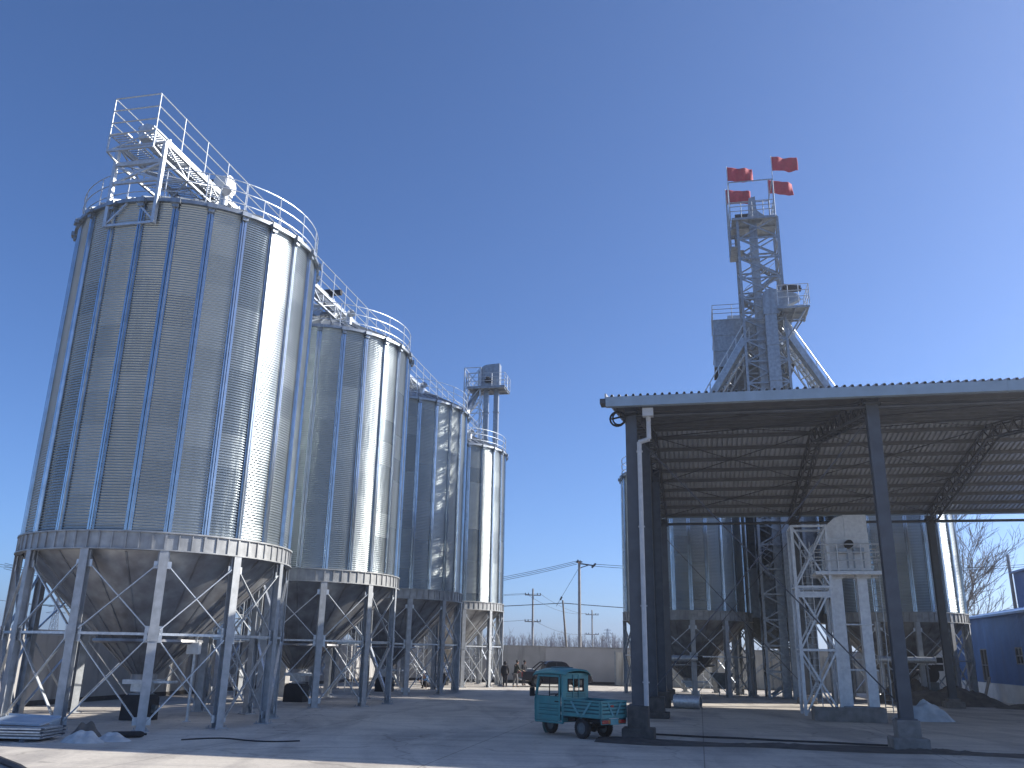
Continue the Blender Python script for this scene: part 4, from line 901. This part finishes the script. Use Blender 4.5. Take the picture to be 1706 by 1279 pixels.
# ------------------------------------------------------------------ people
def skin(name, jo, ed, m, parent, lvl=2):
    me = bpy.data.meshes.new(name); ks = list(jo); me.from_pydata([jo[k][0] for k in ks], [(ks.index(a), ks.index(b)) for a, b in ed], [])
    o = bpy.data.objects.new(name, me); C.objects.link(o); o.parent = parent
    me.materials.append(m); sk_ = o.modifiers.new('skin', 'SKIN'); sk_.use_smooth_shade = True
    for i, k in enumerate(ks):
        r = jo[k][1]; r = (r, r) if not isinstance(r, tuple) else r; me.skin_vertices[0].data[i].radius = r; me.skin_vertices[0].data[i].use_root = (i == 0)
    sb = o.modifiers.new('smooth', 'SUBSURF'); sb.levels = sb.render_levels = lvl
    return o
def person(loc, rz, label, coat, trouser, pose, hood=False, helmet=None, H=1.72, bulk=1):
    t = thing('person', label, 'person', loc, rz, 'workers in the yard'); k = H/1.72
    J = pose; S = lambda p: tuple(c*k for c in p)
    def sub(names, grow=1.0, **over): return {n: (S(J[n][0]), tuple(x*k*grow for x in J[n][1])) for n in names}
    full = ['pelvis','waist','chest','neck','headlow','headmid','headtop'] + [s+n for s in 'LR' for n in ('sho','elb','wri','hand','hip','knee','ank','toe')]
    E_ = [('pelvis','waist'),('waist','chest'),('chest','neck'),('neck','headlow'),('headlow','headmid'),('headmid','headtop')]
    for s in 'LR': E_ += [('chest',s+'sho'),(s+'sho',s+'elb'),(s+'elb',s+'wri'),(s+'wri',s+'hand'),('pelvis',s+'hip'),(s+'hip',s+'knee'),(s+'knee',s+'ank'),(s+'ank',s+'toe')]
    jb = sub(full)
    for s in 'LR':                                         # fingers and thumb
        h = Vector(jb[s+'hand'][0]); w_ = Vector(jb[s+'wri'][0]); d = (h-w_).normalized(); side_ = Vector((0,1,0)); sgn = -1 if s == 'L' else 1
        for q in range(4):
            a = h + side_*(.03-.02*q)*k + d*.03*k; b2 = a + (d*.045 + Vector((-sgn*.008,.0,0)))*k*(1-.12*abs(q-1.3)); c2 = b2 + (d*.03+Vector((-sgn*.02,.0,0)))*k*(1-.12*abs(q-1.3))
            for nm, pt, r in ((s+'f%da'%q,a,.0095),(s+'f%db'%q,b2,.0085),(s+'f%dc'%q,c2,.007)): jb[nm] = (tuple(pt), (r*k,r*k))
            E_ += [(s+'hand',s+'f%da'%q),(s+'f%da'%q,s+'f%db'%q),(s+'f%db'%q,s+'f%dc'%q)]
        th_ = w_ + d*.035*k + side_*.035*k; th2 = th_ + (d*.035+side_*.02)*k
        jb[s+'t1'] = (tuple(th_), (.011*k,.011*k)); jb[s+'t2'] = (tuple(th2), (.009*k,.009*k)); E_ += [(s+'wri',s+'t1'),(s+'t1',s+'t2')]
    hm = Vector(J['headmid'][0])*k; fwd = Vector((0,1,0))
    jb['nose'] = (tuple(hm+Vector((0,.105*k,-.01*k))), (.013*k,.02*k)); E_.append(('headmid','nose'))
    skin('body', jb, E_, M['skin'], t)
    for s in (-1,1):
        MB().sphere((hm.x+s*.032*k, hm.y+.088*k, hm.z+.022*k), .012*k, 8).build('eye', M['hair'], t); MB().sphere((hm.x+s*.082*k, hm.y, hm.z), .024*k, 8, (.5,.8,1.2)).build('ear', M['skin'], t)
    MB().box((hm.x,hm.y+.093*k,hm.z-.058*k),(.05*k,.012*k,.01*k)).build('mouth', M['red'], t, .003)
    jn = ['waist','chest','neck'] + [s+n for s in 'LR' for n in ('sho','elb','wri')] + ['pelvis']
    jc = {n: (S(J[n][0]), tuple(x*k*(1.22 if n not in ('neck',) else 1.12)*bulk + .008 for x in J[n][1])) for n in jn}
    pv = Vector(J['pelvis'][0])*k; jc['hem'] = (tuple(pv+Vector((0,0,(-.12 if bulk == 1 else -.34)*k))), (.185*k*bulk,.15*k*bulk))
    skin('jacket', jc, [('waist','chest'),('chest','neck'),('waist','pelvis'),('pelvis','hem')]+[e for s in 'LR' for e in (('chest',s+'sho'),(s+'sho',s+'elb'),(s+'elb',s+'wri'))], M[coat], t)
    jt = {n: (S(J[n][0]), tuple(x*k*1.2+.008 for x in J[n][1])) for n in ['pelvis']+[s+n for s in 'LR' for n in ('hip','knee','ank')]}
    skin('trousers', jt, [e for s in 'LR' for e in (('pelvis',s+'hip'),(s+'hip',s+'knee'),(s+'knee',s+'ank'))], M[trouser], t)
    for s in 'LR':
        a = Vector(J[s+'ank'][0])*k; b2 = Vector(J[s+'toe'][0])*k
        skin('shoe', {'a': (tuple(a+Vector((0,-.03,-.03*k))), (.05*k,.05*k)), 'b': (tuple((a+b2)/2+Vector((0,0,-.005))), (.052*k,.042*k)), 'c': (tuple(b2), (.045*k,.035*k))}, [('a','b'),('b','c')], M['black'], t, 1)
    if helmet:
        b = MB(); b.lathe([(.165*k,-.02),(.125*k,.0),(.115*k,.06*k),(.075*k,.115*k),(.01,.13*k)], 20, (hm.x,hm.y,hm.z+.05*k)); b.build('helmet', M[helmet], t)
    elif hood:
        b = MB(); b.sphere((hm.x,hm.y-.03*k,hm.z+.02*k), .135*k, 14, (.95,.95,1.15)); b.build('hood', M[coat], t)
    else:
        b = MB(); b.sphere((hm.x,hm.y-.018*k,hm.z+.045*k), .108*k, 14, (.92,1.02,.95)); b.build('hair', M['hair'], t)
def stand(lean=0, armL=(0,0), armR=(0,0), step=.0, headturn=0):
    """joints: (position, (rx, ry)); y is forward"""
    J = {'pelvis': ((0,0,.92),(.15,.11)), 'waist': ((0,.02+lean*.2,1.08),(.135,.10)), 'chest': ((0,.03+lean*.6,1.32),(.16,.11)), 'neck': ((0,.03+lean*.85,1.49),(.055,.055)),
         'headlow': ((0,.055+lean,1.555),(.062,.07)), 'headmid': ((0,.06+lean*1.08,1.625),(.078,.092)), 'headtop': ((0,.05+lean*1.12,1.69),(.06,.07))}
    for s, sg, arm in (('L',-1,armL),('R',1,armR)):
        J[s+'sho'] = ((sg*.19,.03+lean*.65,1.40),(.062,.058)); 
        J[s+'elb'] = ((sg*(.235+arm[1]*.3),.02+lean*.6+arm[0]*.12,1.13),(.046,.044)); J[s+'wri'] = ((sg*(.24+arm[1]*.1),.07+lean*.6+arm[0]*.36,.90+abs(arm[0])*.22),(.032,.028)); 
        J[s+'hand'] = ((sg*(.24+arm[1]*.06),.09+lean*.6+arm[0]*.46,.83+abs(arm[0])*.24),(.038,.022))
        f = step*sg
        J[s+'hip'] = ((sg*.09,.0,.84),(.095,.095)); J[s+'knee'] = ((sg*.10,.03+f*.5,.47),(.062,.062)); J[s+'ank'] = ((sg*.105,-.02+f,.085),(.042,.045)); J[s+'toe'] = ((sg*.12,.15+f,.035),(.04,.03))
    return J
person((-.12,63.6,0), math.radians(5), 'person in long black padded coat standing apart, back turned, by the pickup\'s tail', 'coat_black', 'trouser_dark', stand(.0,(.1,.05),(.15,.05)), True, H=1.70, bulk=1.3)
person((.62,64.3,0), math.radians(-60), 'person in dark jacket and grey trousers leaning over the pickup bed', 'coat_olive', 'trouser_grey', stand(.09,(.8,0),(.9,0),.1), H=1.80)
person((1.25,67.6,0), math.radians(-130), 'person in dark jacket standing behind the pickup bed, only the upper body showing', 'coat_black', 'trouser_dark', stand(.06,(.7,0),(.5,0)), H=1.76)
SQ = {'pelvis': ((0,-.18,.30),(.15,.12)), 'waist': ((0,-.12,.46),(.135,.10)), 'chest': ((0,.02,.68),(.16,.11)), 'neck': ((0,.12,.83),(.055,.055)), 'headlow': ((0,.16,.90),(.062,.07)), 'headmid': ((0,.18,.965),(.078,.092)), 'headtop': ((0,.18,1.03),(.06,.07))}
for s, sg in (('L',-1),('R',1)):
    SQ.update({s+'sho': ((sg*.19,.05,.74),(.062,.058)), s+'elb': ((sg*.26,.25,.58),(.046,.044)), s+'wri': ((sg*.14,.42,.50),(.032,.028)), s+'hand': ((sg*.10,.48,.46),(.038,.022)),
               s+'hip': ((sg*.10,-.15,.26),(.095,.095)), s+'knee': ((sg*.17,.25,.46),(.062,.062)), s+'ank': ((sg*.13,.02,.085),(.042,.045)), s+'toe': ((sg*.16,.18,.035),(.04,.03))})
person((-5.35,59.4,0), math.radians(150), 'person in blue work jacket and white helmet crouching beneath a silo', 'coat_blue', 'trouser_dark', SQ, helmet='white')

# ------------------------------------------------------------------ poles and wires
def pole(loc, h, r, label, arms, m='pole', lean=0, group=None):
    t = thing('utility_pole', label, 'utility pole', loc, 0, group)
    top = Vector((lean, 0, h)); MB().tube((0,0,-.2), top, r, r*.62, 14).build('shaft', M[m], t)
    for z, wd, rz in arms:
        q = top*(z/h); d = Vector((math.cos(rz), math.sin(rz), 0)); b = MB(); b.bar(q-d*wd, q+d*wd, .1, .1); a = b.build('crossarm', M['rust'], t)
        for s in (-1,-.6,.6,1):
            b = MB(); c = q+d*wd*s*.95; b.tube(c, c+Vector((0,0,.28)), .035, n=8); b.tube(c+Vector((0,0,.1)), c+Vector((0,0,.2)), .07, n=8); b.build('insulator', M['black'], a)
    return t
pole((3.1,110,0), 10.0, .17, 'utility pole with two crossarms beyond the perimeter wall, over the older wall section', [(9.2,1.0,.1),(6.0,1.0,.1)])
t = pole((6.9,85,0), 11.0, .19, 'tallest concrete utility pole beyond the wall, with a bracket at its top', [(10.8,.5,1.2)])
b = MB(); b.bar((0,0,10.75),(1.4,-.2,10.55),.12,.12); b.bar((-.3,0,10.9),(.3,0,10.9),.3,.1); b.bar((0,0,10.3),(.9,-.1,10.6),.08); b.tube((1.2,-.2,10.35),(1.6,-.2,10.75),.1,n=8); b.build('bracket', M['dark'], t)
pole((6.55,95,0), 7.8, .14, 'short leaning pole carrying the thick cable beyond the wall', [], 'wood', lean=-.65)
pole((14.3,150,0), 9.4, .17, 'distant utility pole with two crossarms, seen past the wall joint', [(8.6,1.1,.1),(5.4,1.1,.1)])
pole((43.3,75,0), 11.2, .2, 'pale concrete pole standing behind the low blue building', [])
def wire(p, q, sag, r, label, group='overhead wires beyond the wall'):
    p, q = Vector(p), Vector(q); n = 24; b = MB(); b.path([p.lerp(q, i/n)-Vector((0,0,sag*4*(i/n)*(1-i/n))) for i in range(n+1)], r, 5)
    tag(b.build('overhead_wire', M['wire']), label, 'wire', group)
for k, (dz, lab) in enumerate(((0,'upper of the three wires running from the tallest pole toward the silos'),(-.25,'middle of the three wires running from the tallest pole toward the silos'),(-.5,'lowest of the three wires running from the tallest pole toward the silos'))):
    wire((6.7,85,11.0+dz*.6), (-48,83,9.6+dz), 3.3, .022, lab)
for k, (dz, lab) in enumerate(((0,'upper of the two wires from the tallest pole toward the shed'),(-.2,'lower of the two wires from the tallest pole toward the shed'))):
    wire((8.3,84.8,10.7+dz), (52,78,11.2+dz), .9, .022, lab)
wire((-52,95,6.4), (5.9,95,7.5), .8, .04, 'thick sagging cable from the leaning pole toward the silos')
wire((5.9,95,7.5), (60,95,7.6), .9, .04, 'thick sagging cable from the leaning pole toward the shed')
for dx, dz, lab in ((-.9,9.4,'thin wire on the near crossarm pole, on its silo-side insulator'),(.9,9.4,'thin wire on the near crossarm pole, on its shed-side insulator'),(.0,6.25,'thin wire on the lower crossarm of the near crossarm pole')):
    wire((3.1+dx,110,dz), (14.3+dx,150,dz-.55), .9, .02, lab+', running to the distant pole'); wire((3.1+dx,110,dz), (-55+dx,80,dz+.8), 1.8, .02, lab+', running behind the silos')
b = MB(); b.path([(6.85,85,10.3),(4.6,84,6.6)], .018, 5); b.tube((5.15,84.2,7.5),(5.0,84.15,7.2),.09,n=8); tag(b.build('stay_wire', M['wire']), 'slanting stay wire with insulator hanging from the tallest pole', 'wire')
def pylon(loc, h, label):
    t = thing('transmission_pylon', label, 'pylon', loc); b = MB()
    for sx in (-1,1):
        for sy in (-1,1): b.bar((sx*h*.09,sy*h*.09,0),(sx*h*.015,sy*h*.015,h),.16)
    n = 8
    for i in range(n):
        z0, z1 = h*i/n, h*(i+1)/n; w0, w1 = h*(.09-.075*i/n), h*(.09-.075*(i+1)/n)
        for s in (-1,1): b.bar((-w0,s*w0,z0),(w1,s*w1,z1),.1); b.bar((w0,s*w0,z0),(-w1,s*w1,z1),.1); b.bar((s*w0,-w0,z0),(s*w1,w1,z1),.1); b.bar((-w1,s*w1,z1),(w1,s*w1,z1),.1)
    b.build('lattice_mast', M['galv_dull'], t); b = MB()
    for z, wd in ((.72,.2),(.84,.17),(.95,.12)): b.bar((-h*wd,0,h*z),(h*wd,0,h*z),.16); b.bar((-h*wd,0,h*z),(0,0,h*(z+.05)),.1); b.bar((h*wd,0,h*z),(0,0,h*(z+.05)),.1)
    b.build('crossarms', M['galv_dull'], t)
pylon((45,400,0), 13, 'tiny lattice pylon on the horizon between wall and shed')
pylon((-153,300,0), 17, 'lattice pylon on the horizon seen between the legs of the biggest silo')

# ------------------------------------------------------------------ trees
def tree(loc, h, seed, label, spread=1.0, trunk_r=.17, depth=5):
    rnd = random.Random(seed); t = thing('bare_tree', label, 'tree', loc, 0, 'leafless trees beyond the blue building'); tb, cb = MB(), MB()
    def grow(b, p, d, L_, r, lv):
        n = 3; pts = [p]
        for i in range(n):
            d = (d + Vector((rnd.uniform(-1,1),rnd.uniform(-1,1),rnd.uniform(-.2,.6)))*.13).normalized(); q = p+d*L_/n; b.tube(p, q, r*(1-.28*i/n), r*(1-.28*(i+1)/n), 6 if r > .03 else 4 if r > .012 else 3, False); p = q; pts.append((p.copy(), d.copy()))
        if lv <= 0: return
        k = rnd.randint(2,3) if lv > 1 else 3
        for i in range(k+1):
            pp, dd = pts[-1] if i < 2 else pts[rnd.choice((1,2))]
            ax = dd.cross(Vector((rnd.uniform(-1,1),rnd.uniform(-1,1),rnd.uniform(-1,1)))).normalized(); nd = (Matrix.Rotation(rnd.uniform(.3,.75)*spread, 3, ax) @ dd + Vector((0,0,.18))).normalized()
            grow(cb, pp, nd, L_*rnd.uniform(.58,.8), max(.015, r*rnd.uniform(.5,.68)), lv-1)
    p = Vector((0,0,-.1)); d = Vector((rnd.uniform(-.05,.05),rnd.uniform(-.05,.05),1)).normalized(); H_ = h*.36; n = 4; r = trunk_r
    for i in range(n):
        d = (d+Vector((rnd.uniform(-1,1),rnd.uniform(-1,1),0))*.04).normalized(); q = p+d*H_/n; tb.tube(p,q,r,r*.9,8,False); r *= .9; p = q
        if i > 0:
            nd = Vector((rnd.uniform(-1,1),rnd.uniform(-1,1),.9)).normalized(); grow(cb, p, nd, h*.2, r*.45, depth-2)
    for i in range(3): grow(cb, p, (d+Vector((rnd.uniform(-1,1),rnd.uniform(-1,1),0))*.42*spread).normalized(), h*.27, r*.7, depth-1)
    tb.build('trunk', M['bark'], t); cb.build('crown', M['twig'], t)
tree((39.2,79,0), 19, 5, 'tall bare tree with forked trunk beside the silo, behind the low blue building', .85, .24, 5)
tree((37.6,84,0), 16, 11, 'bare tree half hidden by the silo edge, behind the low blue building', .85, .22, 5)
tree((43.0,88,0), 14, 23, 'bare wide-spreading tree next to the pale concrete pole', 1.0, .17, 5)
tree((42.3,83,0), 15, 37, 'bare tree rising between the forked tree and the pale concrete pole', .95, .17, 5)
tree((46.5,92,0), 10, 31, 'small bare tree at the taller blue building\'s end', 1.1, .1)
tree((40.5,96,0), 11, 47, 'thin bare tree standing far behind the tall forked tree', 1.0, .1)
rnd = random.Random(12); b = MB()                              # far-off wood: one mass
for i in range(900):
    x = rnd.uniform(-60,75); y = rnd.uniform(255,330); h = rnd.uniform(5.0,8.2)*(1 if -12 < x < 40 else .75)
    b.tube((x,y,0),(x+rnd.uniform(-.4,.4),y,h), .10, .03, 3, False)
    for k in range(7):
        z = h*rnd.uniform(.3,.95); d = Vector((rnd.uniform(-1,1),rnd.uniform(-.4,.4),rnd.uniform(.7,1.6))).normalized()*rnd.uniform(.8,2.0); b.tube((x,y,z),Vector((x,y,z))+d,.05,.02,3,False)
o = b.build('treeline', M['farwood']); o['kind'] = 'stuff'; o['label'] = 'hazy line of far leafless trees beyond the perimeter wall'; o['category'] = 'treeline'

HAZE = .0008
if HAZE:
    hm_ = bpy.data.materials.new('air'); hm_.use_nodes = True; nt = hm_.node_tree; nt.nodes.remove(nt.nodes['Principled BSDF']); pv = nt.nodes.new('ShaderNodeVolumePrincipled')
    pv.inputs['Color'].default_value = (.86,.91,1,1); pv.inputs['Density'].default_value = HAZE; pv.inputs['Anisotropy'].default_value = .6; nt.links.new(pv.outputs[0], nt.nodes['Material Output'].inputs['Volume'])
    o = MB().box2((-900,-80,-1.1),(900,1300,41)).build('haze', hm_); o['kind'] = 'stuff'; o['label'] = 'thin pale haze in the winter air over the yard'
# ------------------------------------------------------------------ things lying about
def heap(name, loc, rx, ry, h, m, label, cat, seed, rough=.5, nx=36, grit=.25):
    rnd = random.Random(seed); ph = [rnd.uniform(0,6) for _ in range(8)]; b = MB()
    def f(u, v):
        x, y = 2*u-1, 2*v-1; d = math.sqrt(x*x+y*y); e = max(0, 1-d**1.6)
        nz = .5*math.sin(5*x+ph[0])*math.cos(4*y+ph[1])+.3*math.sin(11*x+ph[2]+3*y)+.25*math.cos(13*y+ph[3]-5*x)+rnd.uniform(-1,1)*grit
        return (x*rx, y*ry, -.03+h*e*(1+rough*nz)+.03*e)
    b.grid(nx, nx, f); o = b.build(name, m, ang=60); o.location = loc; o.rotation_euler[2] = -TH; return tag(o, label, cat)
heap('rubble_heap', (24.2,50.0,0), 3.4, 1.6, .85, M['rubble'], 'dark heap of earth and rubble at the foot of the silo by the blue building', 'heap', 2)
heap('rubble_heap', (29.0,47.0,0), 3.6, 1.0, .4, M['rubble'], 'low brown ridge of rubble running before the blue building', 'heap', 4)
heap('plastic_sheet', (17.1,37.4,0), 1.25, .8, .7, M['film'], 'crumpled translucent plastic sheet heaped beside the shed column', 'sheet', 9, .4, 50, .05)
heap('soil_heap', (22.6,50.9,0), 1.9, .9, 1.2, M['rubble'], 'brown soil heap under the silo cone near the blue building', 'heap', 14)
o = MB().prism([(-.45,0),(.45,0),(.30,.02),(-.3,.02)], 0, 1, lambda u,v,tt: (u,v,tt)).build('x', M['wood']); bpy.data.objects.remove(o)
o = MB().box((0,0,.75),(.06,.42,1.5)).box((0,.0,.75),(.08,.06,1.48)).build('timber_board', M['wood'], None, .01); o.location = (29.84-.55, 55.6, 0); o.rotation_euler = (0, .33, -TH); tag(o, 'weathered board leaning against the whitewashed base of the blue building', 'board')
t = thing('steel_pipe', 'short shiny galvanised pipe lying on the concrete inside the shed', 'pipe', (8.5,42.6,.3), -.45)
Rm = Matrix.Rotation(PI/2, 3, 'Y'); b = MB(); b.lathe([(.27,-.62),(.30,-.62),(.30,.62),(.27,.62),(.27,-.62)], 36, (0,0,0), Rm); b.lathe([(.305,-.6),(.325,-.6),(.325,-.55),(.305,-.55)],36,(0,0,0),Rm); b.build('tube_wall', M['galv'], t)
MB().lathe([(.01,0),(.268,0)], 30, (-.2,0,0), Rm).build('bore_shade', M['black'], t)  # black disc paints the shade inside the open pipe
def screw(a, b_, z, label):
    a, b_ = Vector((*a,z)), Vector((*b_,z)); t = thing('screw_conveyor', label, 'conveyor', (a.x,a.y,0)); d = b_-a
    b = MB(); b.tube((0,0,z), d+Vector((0,0,z)), .17, n=18)
    for k in (.0,.33,.66,1): b.tube(d*k+Vector((0,0,z))-d.normalized()*.03, d*k+Vector((0,0,z))+d.normalized()*.03, .21, n=18)
    b.build('casing', M['galv'], t); MB().box(tuple(d*1.06+Vector((0,0,z))),(.35,.3,.3)).build('motor', M['black'], t)
    for k in (.15,.85): MB().bar(d*k+Vector((0,0,0)), d*k+Vector((0,0,z-.15)), .08).build('support_leg', M['galv_dull'], t)
screw((9.2,53.2), (11.2,52.8), 2.2, 'horizontal tube conveyor before the silo cone behind the drainpipe column')
screw((21.0,50.6), (23.9,50.0), 2.35, 'horizontal tube conveyor before the silo cone near the blue building')
t = thing('blower_fan', 'black round blower fan between the legs of the silo near the blue building', 'fan', (23.9,50.9,0), -TH)
b = MB(); b.lathe([(.01,-.18),(.5,-.18),(.5,.18),(.01,.18)], 28, (0,0,1.6), Matrix.Rotation(PI/2, 3, 'X')); b.box((.5,0,1.95),(.5,.34,.34)); b.build('housing', M['black'], t)
b = MB(); b.box((0,0,.6),(.8,.6,1.15)); b.build('stand', M['grey'], t, .02)
t = thing('seed_cleaner', 'small dark grey machine with a feed hopper on legs beneath the silo', 'machine', (13.5,56.8,0), -TH)
b = MB(); b.prism([(-.75,1.35),(.75,1.35),(.55,.95),(-.3,.8)], -.5, .5, lambda u,v,tt: (u,tt,v)); b.build('feed_hopper', M['grey'], t)
b = MB(); b.box((.2,0,.7),(.8,.7,.5)); b.tube((.2,-.4,.65),(.2,.4,.65),.25,n=18); b.build('body', M['grey'], t, .02)
for sx in (-.15,.55):
    for sy in (-.3,.3): MB().bar((sx,sy,0),(sx,sy,.5),.06).build('leg', M['galv_dull'], t)
t = thing('oil_drum', 'black round-topped drum standing behind the shed\'s wide end column', 'drum', (7.95,46.5,0))
b = MB(); b.lathe([(.01,0),(.29,0),(.3,.03),(.29,.3),(.305,.32),(.29,.34),(.29,.6),(.305,.62),(.29,.64),(.29,.88),(.22,.98),(.01,1.0)], 24); b.build('body', M['black'], t)
MB().tube((.12,0,.98),(.12,0,1.03),.035,n=8).build('bung', M['rust'], t)
t = thing('electrical_box', 'white electrical box on a post between the legs of the biggest silo', 'electrical box', (-10.6,30.4,0), -.2)
b = MB(); b.box((0,-.06,2.32),(.46,.16,.38)); bx_ = b.build('enclosure', M['white'], t, .015); MB().box((0,-.145,2.32),(.38,.012,.30)).build('door', M['white'], bx_, .004)
b = MB(); b.bar((0,.05,0),(0,.05,2.75),.07); b.box((0,.05,.01),(.2,.2,.02)); b.build('post', M['galv'], t)
# sheet stack and bag by the yard's open edge
t = thing('sheet_stack', 'stack of long steel sheets and dark frames lying beside the biggest silo', 'steel stack', (-13.45,24.0,0), -.06)
b = MB(); 
for k in range(4): b.box((0+.05*k,.05*math.sin(k*2),.10+.07*k),(3.4-.1*k,1.1,.045))
b.build('sheet', M['galv'], t, .004)
b = MB()
for x in (-1.3,0,1.3): b.box((x,0,.035),(.12,1.3,.07))
for y in (-.5,.5):
    for k in range(3): b.bar((-1.75,y,.135+.09*k),(1.75,y,.135+.09*k),.07,.035)
b.build('timber_bearer', M['dark'], t)
o = MB().box((0,0,.02),(1.5,.9,.04)).box((0,.44,.05),(1.5,.02,.07)).box((0,-.44,.05),(1.5,.02,.07)).build('folded_sheet', M['panelblue'], None, .006); o.location = (-12.75,24.3,.42); o.rotation_euler = (.13,.02,-.1); tag(o, 'pale blue folded steel panel lying on top of the sheet stack', 'steel sheet')
heap('woven_bag', (-10.85,23.7,0), .62, .42, .27, M['bag'], 'crumpled white woven bag at the end of the steel sheet stack', 'bag', 21, .35, 44, .02)
heap('woven_bag', (-10.25,24.1,0), .55, .36, .2, M['bag'], 'flat pale woven bag lying nearest the biggest silo\'s front legs', 'bag', 25, .35, 44, .02)
heap('packing_bundle', (-11.2,24.6,0), .5, .35, .38, M['rubble'], 'brown bundle of packing behind the white woven bags', 'bundle', 29, .4, 40, .04)
t = thing('gas_cylinder', 'dark gas cylinder lying among the bags by the sheet stack', 'cylinder', (-10.2,24.85,.09), .4); t.scale = (.72,)*3
MB().lathe([(.01,-.6),(.09,-.58),(.115,-.5),(.115,.45),(.08,.56),(.04,.6),(.04,.68),(.01,.68)], 18, (0,0,0), Matrix.Rotation(PI/2,3,'Y')).build('body', M['black'], t)
